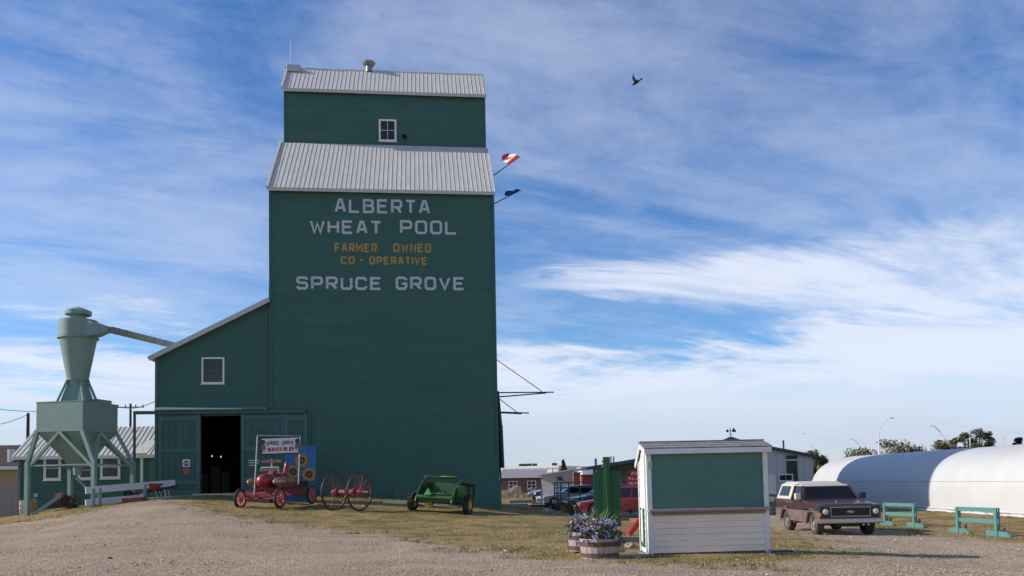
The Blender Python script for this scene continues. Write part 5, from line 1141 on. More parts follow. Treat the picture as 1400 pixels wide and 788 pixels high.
# face
gx = FR + .02
MB().box(gx - .06, gx + .012, -.90, .90, .585, .925).build('grille_surround', m_mar, tr_, bevel=.01)
gr = MB().box(gx - .02, gx + .02, -.62, .62, .62, .90).build('grille', m_black, tr_)
fr = MB(); fr.box(gx + .02, gx + .045, -.62, .62, .885, .91); fr.box(gx + .02, gx + .045, -.62, .62, .605, .63); fr.box(gx + .021, gx + .044, -.62, -.60, .63, .885); fr.box(gx + .021, gx + .044, .60, .62, .63, .885); fr.build('grille_frame', m_chr, gr)
for z in (.675, .715, .755, .795, .835): MB().box(gx + .02, gx + .032, -.60, .60, z - .004, z + .004).build('grille_bar', m_dark, gr)
MB().prism([(-.13, .74), (-.05, .74), (-.03, .715), (.05, .715), (.07, .74), (.13, .74), (.11, .775), (.05, .775), (.03, .80), (-.05, .80), (-.07, .775), (-.11, .775)], gx + .034, gx + .046, 'YZ').build('emblem', m_chr, gr)
for s in (-1, 1):
    hs = MB().box(gx - .01, gx + .022, *sorted((s * .64, s * .92)), .615, .90).build('headlamp_bezel', m_black, tr_)
    MB().lathe([(.085, .0), (.092, .02), (.092, .035), (.078, .035), (.06, .05), (0, .06)], 20, 'X', (gx + .018, s * .78, .765)).build('headlamp', m_lens, hs, smooth=True)
    MB().box(gx - .03, gx + .03, *sorted((s * .90, s * .955)), .62, .73).build('marker_lamp', m_amb, tr_)
bp_ = [(gx + .03, .40), (gx + .13, .40), (gx + .16, .43), (gx + .15, .53), (gx + .12, .55), (gx + .03, .55)]
MB().prism(bp_, -.97, .97, 'XZ').build('bumper', m_chr, tr_, bevel=.012)
for s in (-1, 1): MB().box(gx - .35, gx + .05, *sorted((s * .95, s * .985)), .41, .54).build('bumper_return', m_chr, tr_)
MB().box(RR - .14, RR - .02, -.9, .9, .42, .54).build('rear_bumper', m_chr, tr_, bevel=.015)
MB().bar((gx + .0, .35, .33), (gx + .14, .35, .36), .05).build('tow_hook', m_steel, tr_); MB().bar((gx + .0, .5, .33), (gx + .14, .5, .36), .05).build('tow_hook', m_steel, tr_)
MB().box(-.9, FR - .2, -.35, .35, .28, .42).build('chassis', m_black, tr_); MB().tube((WB, -.75, wr), (WB, .75, wr), .06).build('axle', m_black, tr_); MB().tube((0, -.75, wr), (0, .75, wr), .06).build('axle', m_black, tr_)
MB().path([(.9, -.70, .34), (.3, -.78, .30), (.15, -.9, .27)], .03).build('exhaust', m_hoop, tr_)
MB().tube((FR - .3, -.3, 1.03), (FR - .3, -.3, 1.10), .02, n=8).build('hood_ornament', m_chr, tr_)
def auto_wheel(root, c, r, w, mt, mr_, s):
    t = MB().lathe([(r * .60, -w / 2), (r * .88, -w / 2), (r * .98, -w * .4), (r, -w * .2), (r, w * .2), (r * .98, w * .4), (r * .88, w / 2), (r * .60, w / 2)], 28, 'Y', c, True).build('wheel', mt, root, smooth=True)
    MB().lathe([(r * .62, s * w * .48), (r * .55, s * w * .42), (r * .52, s * w * .15), (r * .30, s * w * .2), (r * .25, s * w * .42), (r * .12, s * w * .46), (0, s * w * .46)], 22, 'Y', c).build('rim', mr_, t, smooth=True)
    for k in range(5):
        a = 2 * math.pi * k / 5; MB().tube((c[0] + r * .40 * math.cos(a), c[1] + s * w * .2, c[2] + r * .4 * math.sin(a)), (c[0] + r * .40 * math.cos(a), c[1] + s * w * .30, c[2] + r * .4 * math.sin(a)), r * .06, n=6).build('lug', m_dark, t)
for x in (0, WB):
    for s in (-1, 1): auto_wheel(tr_, (x, s * .80, wr), wr, .25, m_rubberd, mat('dusty_rim', (.30, .26, .23), .6, .3, var=.2), s)

# ================================================================== HITCHING RAILS AND STUMPS
def hitch(pa, pb, hpx, label, yaw_feet=0.0):
    A, B = gpix(*pa), gpix(*pb); za, zb = g1(*A), g1(*B); z = min(za, zb)
    r_ = thing('hitching_rail', label, 'hitching rail', (A[0], A[1], za), 0, 'teal hitching rails'); v = Vector((B[0] - A[0], B[1] - A[1], zb - za)); h = hpx / FPX * (A[1] + B[1]) / 2; e = v.normalized(); side_ = Vector((-e.y, e.x, 0))
    for t in (0, 1):
        p = v * t; MB().box(p.x - .055, p.x + .055, p.y - .07, p.y + .07, p.z, p.z + h).build('post', m_teal, r_)
        for q_ in (-.085, .085):
            f = MB(); c = p + e * q_; f.prism([(-.55, .0), (.50, .0), (.50, .07), (.42, .16), (-.40, .16), (-.55, .04)], -.028, .028, 'YZ'); f.xf(Matrix.Translation(c)); f.build('foot', m_teal, r_)
    off = Vector((0, -.09, 0))
    MB().bar(off - e * .12 + Vector((0, 0, h - .06)), v + off + e * .03 + Vector((0, 0, h - .06)), .05, .13).build('top_rail', m_teal, r_)
    MB().bar(off - e * .12 + Vector((0, 0, h * .52)), v + off + e * .03 + Vector((0, 0, h * .52)), .05, .13).build('lower_rail', m_teal, r_)
    return A, B
def stump(px, py, w, h, label):
    X, Y = gpix(px, py); s = Y / FPX; t = thing('log_stump', label, 'stump', (X, Y, g1(X, Y)), 0, 'round log stumps'); r = w * s / 2
    MB().lathe([(0, 0), (r * 1.05, 0), (r, h * s * .5), (r * .97, h * s), (0, h * s)], 16, 'Z').build('log', m_pinewood, t, smooth=True)
    MB().lathe([(0, .004), (r * .9, .003), (r * .9, 0)], 14, 'Z', (0, 0, h * s)).build('cut_face', mat('cut_wood', (.34, .22, .12), .8, var=.2), t)
hitch((1211, 718), (1251, 721), 31, 'teal hitching rail just right of the maroon truck')
hitch((1311, 729), (1364, 734), 37, 'teal hitching rail nearest the right edge of the yard')
hitch((1046, 702), (1063, 704), 27, 'teal hitching rail half hidden between kiosk and truck')
for px, py, w, h, l in ((1216, 718, 7, 10, 'left stump behind the rail beside the truck'), (1255.5, 719, 7, 9, 'right stump behind the rail beside the truck'), (1318.5, 726, 7, 9, 'left stump behind the rail nearest the right edge'), (1371.5, 731, 7, 9, 'right stump behind the rail nearest the right edge')): stump(px, py, w, h, l)

# ================================================================== WHITE TUNNEL BUILDING
qx0, qy0, qy1 = 21.9, 14.0, 59.5; qh = 3.35; qw = 5.2; qz = -.40
tun = thing('fabric_tunnel', 'long low white fabric covered tunnel building', 'tunnel building', (qx0 + qw, 0, qz), R(0.6))
m_fab = mat('white_fabric', (.57, .56, .54), .55, var=.05, scale=.5, dirt=(.46, .445, .41), dscale=.6, damt=.4, bump=.25, bscale=1.6)
sec = []
for k in range(41):
    a = math.pi * k / 40; c, s = math.cos(a), math.sin(a); ex = 2 / 3.1; sec.append((-math.copysign(abs(c) ** ex, c) * qw, abs(s) ** ex * qh))
def tunseg(ya, yb, n, name, m, off=0.0):
    b = MB(); k = len(sec); vs = []
    for i in range(n + 1):
        y = ya + (yb - ya) * i / n; sag = .012 * (math.cos(2 * math.pi * i / 4) - 1) * .5
        for x, z in sec: vs.append((x * (1 + off) + 0, y, z * (1 + off + sag * .25)))
    b.add(vs, [(i * k + j, i * k + j + 1, (i + 1) * k + j + 1, (i + 1) * k + j) for i in range(n) for j in range(k - 1)]); return b
tunseg(qy0, qy1, 40, 'c', m_fab).build('cover', m_fab, tun, smooth=True, fix=False)
MB().prism(sec, qy1, qy1 + .02).build('end_wall', m_fab, tun); MB().prism(sec, qy0 - .02, qy0).build('end_wall', m_fab, tun)
b = MB().bar((sec[4][0] - .012, qy0, sec[4][1]), (sec[4][0] - .012, qy1, sec[4][1]), .03, .02); b.build('lashing_rail', mat('grey_strap', (.55, .55, .55), .6), tun)
MB().bar((sec[0][0] - .08, qy0, .13), (sec[0][0] - .08, qy1, .13), .12, .16).build('ground_beam', m_wood, tun)
b = MB(); n = 160
vs = [(sec[0][0] - .17 - .10 * random.random(), qy0 + (qy1 - qy0) * i / n, .06 + .03 * random.random()) for i in range(n + 1)] + [(sec[0][0] - .02, qy0 + (qy1 - qy0) * i / n, .26 + .05 * random.random()) for i in range(n + 1)]
b.add(vs, [(i, i + 1, i + n + 2, i + n + 1) for i in range(n)]); b.build('loose_skirt', m_fab, tun, fix=False)

# ================================================================== HALL BEHIND THE KIOSK
HY = 64.5; hc = at(1010, 650, HY); s = FPX / HY
hall = thing('hall', 'pale grey hall with dark green roof edge behind the kiosk', 'building', (hc.x, HY, -.35), 0)
m_hall = mat('pale_grey_siding', (.50, .51, .54), .7, var=.06, stretch=(8, 8, .3), scale=2); m_hroof = mat('dark_green_metal', (.018, .05, .065), .5, .1, var=.15); m_hg = mat('dark_green_panel', (.015, .05, .035), .6)
zrid = at(1010, 606.5, HY).z + .35; zev = at(1112, 625.5, HY).z + .35; hw_ = (1112 - 1010) / s
MB().prism([(-hw_, 0), (hw_, 0), (hw_, zev), (0, zrid), (-hw_, zev)], 0, 16, 'XZ').build('wall', m_hall, hall)
for sx in (-1, 1):
    ex_ = sx * (hw_ + .35); MB().prism([(0, zrid + .02), (ex_, zev - .06), (ex_, zev + .14), (0, zrid + .22)], -.5, 16.4, 'XZ').build('roof', m_hroof, hall)
for k in range(22):
    x = -hw_ + .2 + k * (2 * hw_ - .3) / 21; MB().box(x - .025, x + .025, -.03, -.002, 0, min(zrid, zrid - (zrid - zev) * abs(x) / hw_) - .05).build('batten', m_hall, hall)
xa, xb = (1075.5 - 1010) / s, (1090 - 1010) / s; MB().box(xa, xb, -.06, -.031, (at(1080, 659, HY).z + .35), zrid - (zrid - zev) * xa / hw_ - .25).build('siding_panel', m_hg, hall); MB().box(xa, xb, -.068, -.061, at(1080, 629.5, HY).z + .33, at(1080, 629, HY).z + .39).build('panel_joint', m_white, hall)
a, b_ = at(1064, 658.5, HY), at(1083.5, 648, HY); window(hall, (a.x + b_.x) / 2 - hc.x, (a.z + b_.z) / 2 + .35, b_.x - a.x, b_.z - a.z, -.07, 2, 1, .09)
MB().box((1050 - 1010) / s, (1060 - 1010) / s, -.05, -.031, 0, at(1056, 649, HY).z + .35).build('door', m_white, hall)
for px in (985, 981): MB().tube(((px - 1010) / s, 4, zrid - .5), ((px - 1010) / s, 4, at(px, 602, HY + 4).z + .35), .05, n=6).build('vent_pipe', mat('pale_pipe', (.5, .5, .55), .5), hall)
for px, yt in ((1067, 607), (1086, 602)): MB().tube(((px - 1010) / s * 1.05, 3, zev), ((px - 1010) / s * 1.05, 3, at(px, yt, HY + 3).z + .35), .07, n=6).build('vent_pipe', m_dark, hall)
MB().hexa([(-1.3, 1.0, zrid + .05), (1.3, 1.0, zrid + .05), (1.3, 3.0, zrid + .05), (-1.3, 3.0, zrid + .05)], [(-.1, 1.9, zrid + .62), (.1, 1.9, zrid + .62), (.1, 2.1, zrid + .62), (-.1, 2.1, zrid + .62)]).build('roof_cupola', m_hroof, hall)
zv = zrid + .6; wv = MB(); wv.tube((0, 2, zv), (0, 2, zv + .75), .03, n=6); wv.bar((-.35, 2, zv + .5), (.3, 2, zv + .5), .03)
wv.prism([(.08, zv + .42), (.40, zv + .40), (.46, zv + .56), (.34, zv + .60), (.26, zv + .78), (.18, zv + .62)], 1.98, 2.02); wv.prism([(-.40, zv + .50), (-.22, zv + .36), (-.12, zv + .5), (-.22, zv + .64)], 1.98, 2.02); wv.bar((-.2, 1.8, zv + .2), (.2, 2.2, zv + .2), .025); wv.build('weather_vane', m_dark, hall)
# flower basket and teal planter stand by the hall
q = at(1067, 672, 50); t = thing('flower_tub', 'tub of red flowers in front of the hall door', 'planter', (q.x, 50, g1(q.x, 50))); MB().lathe([(0, 0), (.3, 0), (.38, .55), (.34, .55), (0, .5)], 14).build('tub', m_teal, t, smooth=True)
tag(leafy(MB(), random.Random(4), (0, 0, .7), .4, .4, .2, 160, .04, .07).build('leaves', m_leaf, t, fix=False), kind='stuff'); tag(leafy(MB(), random.Random(5), (0, 0, .85), .35, .35, .18, 90, .04, .06).build('blossoms', foliage_mat('red_petals', (.5, .02, .02), (.7, .08, .05)), t, fix=False), kind='stuff')

# ================================================================== PORCH BUILDING
PY = 50.0; s = FPX / PY; pc = at(803, 660, PY)
por = thing('porch_building', 'low building with green metal porch roof left of the kiosk', 'building', (pc.x, PY, -.3), 0)
X = lambda px: (px - 803) / s
z_l = at(803, 643, PY).z + .3; z_r = at(873, 631.5, PY).z + .3; m_ = (z_r - z_l) / X(873)
MB().prism([(0, z_l), (X(990), z_l + m_ * X(990)), (X(990), z_l + m_ * X(990) + .22), (0, z_l + .20)], 0, 12).build('roof', mat('teal_metal_roof', (.03, .10, .11), .45, .1, var=.15), por)
MB().prism([(X(843), 0), (X(990), 0), (X(990), z_l + m_ * X(990) - .02), (X(843), z_l + m_ * X(843) - .02)], 2.4, 11.5).build('wall', mat('taupe_wall', (.20, .19, .18), .8), por)
MB().box(X(850), X(857), 2.34, 2.39, .3, 2.0).build('door', mat('beige_door', (.36, .30, .25), .7), por)
for px in (812, 843, 872): MB().box(X(px), X(px) + .14, .3, .44, 0, z_l + m_ * X(px)).build('porch_post', m_dark, por)
for px in (844, 848): MB().tube((X(px), 3, z_l), (X(px), 3, at(px, 624, PY + 3).z + .3), .05, n=6).build('vent_pipe', mat('pale_pipe', (.5, .5, .55), .5), por)
MB().tube((X(822), 3, z_l), (X(822), 3, at(822, 627, PY + 3).z + .3), .09, n=6).build('vent_pipe', MATS['pale_pipe'], por)
# red sign boards
q = at(866, 690, 44.5); rs = thing('red_sign', 'stack of three bright red sign boards with pale letters by the red car', 'sign', (q.x, 44.5, -.3), 0); s = FPX / 44.5
m_rsg = mat('sign_bright_red', (.62, .03, .02), .4); m_rsl = mat('sign_letter_pale', (.8, .62, .45), .5)
for k, (xa, xb, ya, yb, txt) in enumerate(((862, 886, 644, 650.5, 'ACME'), (857.5, 890, 651, 657.5, 'ALBERTA'), (858, 888, 658, 664.5, 'SPICE'))):
    z1, z0 = at(866, ya, 44.5).z + .3, at(866, yb, 44.5).z + .3; xa_, xb_ = (xa - 866) / s, (xb - 866) / s
    bd_ = MB().box(xa_, xb_, 0, .06, z0, z1).build('sign_board', m_rsg, rs)
    word(MB(), txt[:4] if k != 1 else 'ALBER', xa_ + .08, xb_ - .1, z0 + .06, z1 - .06, -.004, .035).build('lettering', m_rsl, bd_, fix=False)
for px in (861, 884): MB().box((px - 866) / s, (px - 866) / s + .08, .061, .14, 0, at(866, 646, 44.5).z + .3).build('post', m_dark, rs)

# ================================================================== CARS
def car(name, label, px_nose, Y, rz, col, hgt=1.42, lng=4.5, dark=False, truck=False):
    q = at(px_nose, 690, Y); z = g1(q.x, Y); mp_ = mat(name + '_paint_' + label[:9].replace(' ', '_'), col, .3, .1, var=.08, coat=.6)
    t = thing(name, label, 'car' if not truck else 'pickup', (q.x + math.cos(rz) * -lng / 2, Y - math.sin(rz) * lng / 2, z), rz, 'cars parked in the lot'); L2 = lng / 2; w = .88; r = .32 if not truck else .38; b0 = .25 if not truck else .4; bh = .55 * hgt + .06
    xf_, xr = L2 - .85, -L2 + .85
    ar = lambda cx: [(cx + (r + .06) * math.cos(math.pi * k / 8), max(b0, r + (r + .06) * math.sin(math.pi * k / 8))) for k in range(8, -1, -1)]
    prof = [(-L2 + .05, b0 + .1)] + [(-L2 + .2, b0)] + ar(xr) + ar(xf_) + [(L2 - .12, b0), (L2 - .02, b0 + .2), (L2 - .02, bh * .72), (L2 - .12, bh * .82), (L2 - 1.35, bh + .02), (-L2 + .7, bh + .04), (-L2 + .02, bh * .96), (-L2, bh * .6)]
    MB().prism(prof, -w, w).build('body', mp_, t, bevel=.05, seg=3, smooth=True)
    if truck: gb_, gt_ = (-.35, L2 - 1.45), (-.2, L2 - 2.0)
    else: gb_, gt_ = (-L2 + .45, L2 - 1.15), (-L2 + 1.15, L2 - 2.0)
    loft4(gb_[0], gb_[1], w - .04, bh, gt_[0], gt_[1], w - .22, hgt).build('cabin', mp_, t, bevel=.05, seg=3, smooth=True)
    A = lambda y0, y1: ((gb_[0], y0, bh), (gb_[1], y0, bh), (gt_[1], y1, hgt), (gt_[0], y1, hgt))
    for sg_ in (-1, 1):
        a, b_, c, d_ = A(sg_ * (w - .04), sg_ * (w - .22))
        for (u0, u1) in ((.12, .50), (.53, .90)):
            if sg_ < 0: onface(a, b_, c, d_, u0, u1, .12, .88, .008, 'side_glass', m_agl, t)
            else: onface(b_, a, d_, c, 1 - u1, 1 - u0, .12, .88, .008, 'side_glass', m_agl, t)
    onface((gb_[1], -w + .04, bh), (gb_[1], w - .04, bh), (gt_[1], w - .22, hgt), (gt_[1], -w + .22, hgt), .07, .93, .10, .92, .008, 'windshield', m_agl, t)
    onface((gb_[0], w - .04, bh), (gb_[0], -w + .04, bh), (gt_[0], -w + .22, hgt), (gt_[0], w - .22, hgt), .07, .93, .10, .92, .008, 'rear_glass', m_agl, t)
    for sg_ in (-1, 1):
        MB().box(L2 - .16, L2 - .0, *sorted((sg_ * .48, sg_ * .80)), bh * .62, bh * .78).build('headlamp', m_lens, t, bevel=.02); MB().box(-L2 - .01, -L2 + .1, *sorted((sg_ * .5, sg_ * .82)), bh * .65, bh * .85).build('tail_lamp', m_redw, t)
        for x in (xf_, xr): auto_wheel(t, (x, sg_ * (w - .10), r), r, .21, m_rubber, m_steel, sg_)
        MB().box(L2 - 1.75, L2 - 1.60, *sorted((sg_ * (w), sg_ * (w + .18))), bh + .02, bh + .14).build('mirror', mp_, t, bevel=.02)
    MB().box(L2 - .03, L2 + .0, -.45, .45, bh * .42, bh * .66).build('grille', m_black, t)
    if truck: MB().box(-L2 + .1, -.4, -w + .1, w - .1, bh - .3, bh + .06).build('cargo_bed', m_black, t)
    return t
car('sedan', 'bright red sedan half hidden behind the green panel', 789, 42.0, R(180), (.27, .010, .022), 1.45, 4.6)
car('hatchback', 'blue grey car with its nose behind the corral panels', 780, 47.5, R(192), (.17, .21, .28), 1.40, 4.3)
car('coupe', 'silver grey car parked beside the small grey shed', 737, 56.0, R(194), (.30, .34, .41), 1.38, 4.6)
car('pickup', 'dark blue pickup far beyond the white post', 727, 74.0, R(205), (.02, .035, .10), 1.75, 5.2, truck=True)
# corral panels
q = at(758, 690, 45); t = thing('corral_panel', 'dark teal steel corral panel in front of the parked cars', 'fence panel', (q.x, 45, -.3), 0); s = FPX / 45
m_cor = mat('corral_teal', (.018, .075, .085), .5)
zt = at(785, 659.5, 45).z + .3
for k in range(6): z = .25 + (zt - .25) * k / 5; MB().tube((0, 0, z), ((816 - 758) / s, 0, z), .03, n=8).build('rail', m_cor, t)
for px in (758.5, 762, 767, 778, 793, 815): MB().tube(((px - 758) / s, 0, 0), ((px - 758) / s, 0, zt + .02), .035, n=8).build('upright', m_cor, t)
# white pipe post and beams by the silver car
q = at(741, 690, 52); tag(MB().tube((q.x, 52, -.4), (q.x, 52, at(741, 661, 52).z), .06, n=8).build('pipe_post', m_white), 'thin white pipe post left of the silver car', 'post')
a, b_ = at(697, 686.5, 50), at(733, 685.5, 50); tag(MB().bar(a, b_, .2, .16).build('trailer_beam', mat('pale_beam', (.42, .42, .40), .7)), 'long pale beam lying on the grass right of the elevator', 'beam')
tag(MB().box(-.55, .55, -.3, .3, 0, .22).xf(Matrix.Translation((at(711, 683, 56).x, 56, -.2))).build('green_crate', m_trimg, None, bevel=.02), 'low green crate beyond the pale beam', 'crate')
# small grey shed
q = at(741, 690, 62); s = FPX / 62; sh = thing('small_shed', 'small pale grey shed with one dark window in the car lot', 'shed', (q.x, 62, -.35), R(-6))
zt = at(741, 650, 62).z + .35; zt2 = at(783, 643, 62).z + .35; xr = (783 - 741) / s
MB().prism([(0, 0), (xr, 0), (xr, zt2), (0, zt)], 0, 3.2).build('wall', mat('grey_white_metal', (.55, .55, .56), .6, var=.06), sh)
MB().prism([(-.3, zt - .05), (xr + .2, zt2 + .03), (xr + .2, zt2 + .12), (-.3, zt + .05)], -.25, 3.4).build('roof', m_roofd, sh)
a, b_ = at(760.5, 658.8, 62), at(770.5, 650.5, 62); window(sh, (a.x + b_.x) / 2 - q.x, (a.z + b_.z) / 2 + .35, b_.x - a.x, b_.z - a.z, -.01, 1, 1, .07, fm=m_roofd)
MB().box(-.03, -.001, .3, 2.9, 0, zt - .3).build('side_door', m_white, sh); MB().tube((-.25, -.1, zt - .05), (-.25, 3.2, zt - .05), .09, n=8).build('gutter', m_white, sh)

# ================================================================== FAR BACKGROUND
def far_box(name, label, cat, xa, xb, ya, yb, Y, depth, m, roofm, roofh=.3, wins=0, ridge=0):
    q = at(xa, yb, Y); s = FPX / Y; h = at((xa + xb) / 2, ya, Y).z + .4; w = (xb - xa) / s; t = thing(name, label, cat, (q.x, Y, -.4))
    MB().box(0, w, 0, depth, 0, h).build('wall', m, t)
    if ridge: MB().prism([(-.4, h - .05), (depth + .4, h - .05), (depth / 2, h + ridge)], -.4, w + .4, 'YZ').build('roof', roofm, t)
    else: MB().box(-.15, w + .15, -.15, depth + .15, h, h + roofh).build('parapet', roofm, t)
    for k in range(wins):
        x = w * (k + .7) / (wins + .4); MB().box(x - w * .2 / wins, x + w * .2 / wins, -.06, -.001, h * .35, h * .8).build('window', m_white, t)
        for jx in (-1, 1):
            for jz in (0, 1): MB().box(x + jx * w * .05 / wins * 1.8 - w * .075 / wins, x + jx * w * .09 / wins + w * .075 / wins, -.09, -.061, h * (.38 + .21 * jz), h * (.55 + .21 * jz)).build('pane', m_glass, t)
    return t, w, h
m_brick = mat('red_brick', (.17, .085, .075), .85, var=.25, scale=3); m_wh = mat('white_cladding', (.78, .78, .80), .6, var=.03)
t, w, h = far_box('warehouse', 'long white flat roofed warehouse on the skyline right of the elevator', 'warehouse', 688, 767, 641, 690, 170, 30, m_wh, m_wh, .5)
t.rotation_euler.z = R(-20)
for k in range(9): MB().box(w * k / 9 - .08, w * k / 9 + .08, -.1, -.001, 0, h).build('panel_joint', m_wh, t)
for k, px in enumerate((705, 712, 716, 724, 753)): x = (px - 688) / (FPX / 170); MB().box(x - .4, x + .4, 4, 5, h + .5, h + 1.1).build('roof_unit', m_dark, t)
far_box('brick_house', 'low brick house with grey roof beyond the dirt mound', 'house', 684, 745, 653, 690, 115, 9, m_brick, mat('grey_shingles', (.26, .25, .27), .9, var=.15), wins=2, ridge=1.1)
far_box('storage_container', 'rusty red storage container behind the car lot', 'container', 782, 794, 647, 680, 92, 2.5, mat('container_red', (.30, .05, .03), .7, var=.3), m_redw, .1)
far_box('storage_container', 'dark maroon storage container right of the rusty red one', 'container', 797, 815, 650, 680, 90, 2.5, mat('container_maroon', (.16, .025, .03), .7, var=.2), m_redw, .1)
far_box('white_block', 'small white building block over the containers', 'building', 797, 826, 641, 690, 130, 10, m_wh, mat('pale_roof', (.5, .5, .52), .7), .3)
far_box('row_building', 'dark low building along the skyline behind the lot', 'building', 800, 960, 646, 690, 210, 12, mat('brown_wall', (.10, .09, .09), .8), m_roofd, .4)
# dirt mound
bm = bmesh.new(); bmesh.ops.create_grid(bm, x_segments=40, y_segments=16, size=.5)
for v in bm.verts:
    x, y = v.co.x, v.co.y; e = max(0, 1 - (2 * x) ** 2) * max(0, 1 - (2 * y) ** 2); v.co = Vector((x * 9, y * 7, -.35 + 1.5 * e ** 1.1 * (.7 + .5 * mnoise.noise(Vector((x * 6, y * 4, 2)))) + .12 * mnoise.noise(Vector((x * 25, y * 25, 1)))))
me = bpy.data.meshes.new('dirt_mound'); bm.to_mesh(me); bm.free(); me.materials.append(mat('brown_dirt', (.17, .11, .075), .95, var=.3, scale=2, dirt=(.10, .09, .035), dscale=.7, damt=.7)); o = bpy.data.objects.new('dirt_mound', me); COL.objects.link(o); q = at(712, 680, 92); o.location = (q.x, 92, 0); tag(o, 'low brown dirt mound beyond the grass', 'mound')

# trees -----------------------------------------------------------------
def tree(name, label, px, py_top, Y, rx, m, nclump=14, nl=120, ls=.16, base=-.3, shape='round', seed=0, windy=0.0, low=.25):
    rnd = random.Random(seed); q = at(px, py_top, Y); H = q.z - base; t = thing(name, label, 'tree', (q.x, Y, base), rnd.random() * 6, 'trees on the skyline')
    tb = MB().tube((0, 0, 0), (0, 0, H * .5), max(.05, H * .022), max(.03, H * .014), 8); cb = MB()
    for k in range(nclump):
        f = (k + .5) / nclump; zz = H * (low + (1 - low) * f); a = rnd.uniform(0, 6.28)
        if shape == 'cone': rr = rx * (1 - f) * .5; cr = rx * (1 - f) * .35 + .12
        else: rr = rx * math.sqrt(max(.05, 1 - (2 * f - 1) ** 2)) * rnd.uniform(.3, .8); cr = rx * rnd.uniform(.28, .45)
        p = Vector((rr * math.cos(a) + windy * zz * .3, rr * math.sin(a), min(zz, H - cr * .5))); tb.tube((0, 0, min(H * .5, zz * .7)), p, H * .01, H * .004, 5)
        leafy(cb, rnd, p, cr, cr, cr * (.75 if shape != 'cone' else .5), nl, ls * .6, ls * 1.2)
    tb.build('trunk', m_up, t); tag(cb.build('crown', m, t, fix=False), kind='stuff')
m_t1 = foliage_mat('dark_green_leaves', (.07, .095, .045), (.19, .22, .11)); m_t2 = foliage_mat('olive_leaves', (.12, .13, .06), (.29, .27, .15)); m_t3 = foliage_mat('spruce_needles', (.03, .045, .03), (.07, .09, .055)); m_t4 = foliage_mat('maroon_leaves', (.03, .010, .014), (.06, .02, .025)); m_t5 = foliage_mat('yellow_leaves', (.13, .13, .04), (.27, .24, .09))
tree('spruce_tree', 'lone spruce over the small grey shed', 770, 629, 140, 2.0, m_t3, 46, 60, .22, shape='cone', seed=1, low=.08)
for px, yt, Y, rx, m, lab, sd in ((1172, 614, 88, 2.8, m_t2, 'low olive tree left of the tall street lamp', 2), (1184, 617, 86, 2.4, m_t2, 'squat olive tree beside the tall street lamp', 12), (1222, 602, 86, 2.6, m_t2, 'windswept olive tree right of the tall street lamp', 3), (1246, 609, 84, 2.2, m_t2, 'shorter windswept tree over the tunnel shadow', 4), (1290, 603, 80, 1.8, m_t2, 'thin pale tree under the drooping street lamp', 5), (1303, 600, 82, 1.2, m_t2, 'small pale tree left of the dark poplars', 15),
                            (1322, 592, 84, 1.3, m_t1, 'left dark poplar over the tunnel', 6), (1337, 587, 84, 1.6, m_t1, 'tallest dark poplar over the tunnel', 7), (1352, 591, 84, 1.0, m_t1, 'right dark poplar over the tunnel', 8), (1390, 599, 84, .9, m_t4, 'small maroon tree near the right edge', 9), (1116, 617, 75, 1.5, m_t5, 'yellowing tree beside the hall corner', 10), (1124, 624, 78, 1.4, m_t2, 'small olive tree behind the tunnel end', 13)):
    if m is m_t1: tree('poplar_tree', lab, px, yt, Y, rx * .95, m, 30, 80, .16, seed=sd, low=.12)
    else: tree('broadleaf_tree', lab, px, yt, Y, rx, m, 16, 110, .2, seed=sd, windy=.15 if m is m_t2 else 0)
# far line of trees and shrubs along the horizon
b = MB(); rnd = random.Random(21)
for k in range(220):
    x = rnd.uniform(-420, 520); leafy(b, rnd, (x, 430 + rnd.uniform(-30, 30), rnd.uniform(.5, 2.5)), rnd.uniform(3, 8), 3, rnd.uniform(1.2, 2.6), 60, .8, 1.5)
tag(b.build('distant_woods', foliage_mat('distant_leaves', (.07, .085, .09), (.12, .13, .12)), None, fix=False), 'faint distant line of trees along the horizon', 'woods', kind='stuff')
# street lamps
def lamp(px, py_top, Y, dirn, arm_px, drop, label):
    q = at(px, py_top, Y); s = FPX / Y; t = thing('street_lamp', label, 'street lamp', (q.x, Y, -.3), 0, 'street lamps along the road'); H = q.z + .3; a = arm_px / s; m_l = mat('lamp_grey', (.72, .73, .74), .6, .0)
    MB().tube((0, 0, 0), (0, 0, H - drop), .09, .055, 8).build('pole', m_l, t)
    ps = [(dirn * a * f, 0, H - drop + drop * math.sin(math.pi / 2 * min(1, f * 1.25))) for f in np.linspace(0, .8, 9)]; MB().path([Vector(p_) for p_ in ps], .045, 6).build('arm', m_l, t)
    MB().hexa([(dirn * a * .74, -.14, H - .08), (dirn * a * 1.02, -.10, H - .06), (dirn * a * 1.02, .10, H - .06), (dirn * a * .74, .14, H - .08)], [(dirn * a * .74, -.1, H + .06), (dirn * a * 1.02, -.06, H + .03), (dirn * a * 1.02, .06, H + .03), (dirn * a * .74, .1, H + .06)]).build('lamp_head', m_l, t)
lamp(1200, 572, 78, 1, 22, 1.2, 'tallest street lamp with arm reaching right'); lamp(1290, 582, 84, -1, 20, 1.3, 'street lamp with curved arm reaching left'); lamp(1176, 600, 120, -1, 17, 1.2, 'distant street lamp behind the olive tree'); lamp(1115, 609, 160, -1, 10, 1.2, 'farthest faint street lamp near the hall'); lamp(1086, 593.5, 150, 1, 16, 1.0, 'distant street lamp over the hall roof')
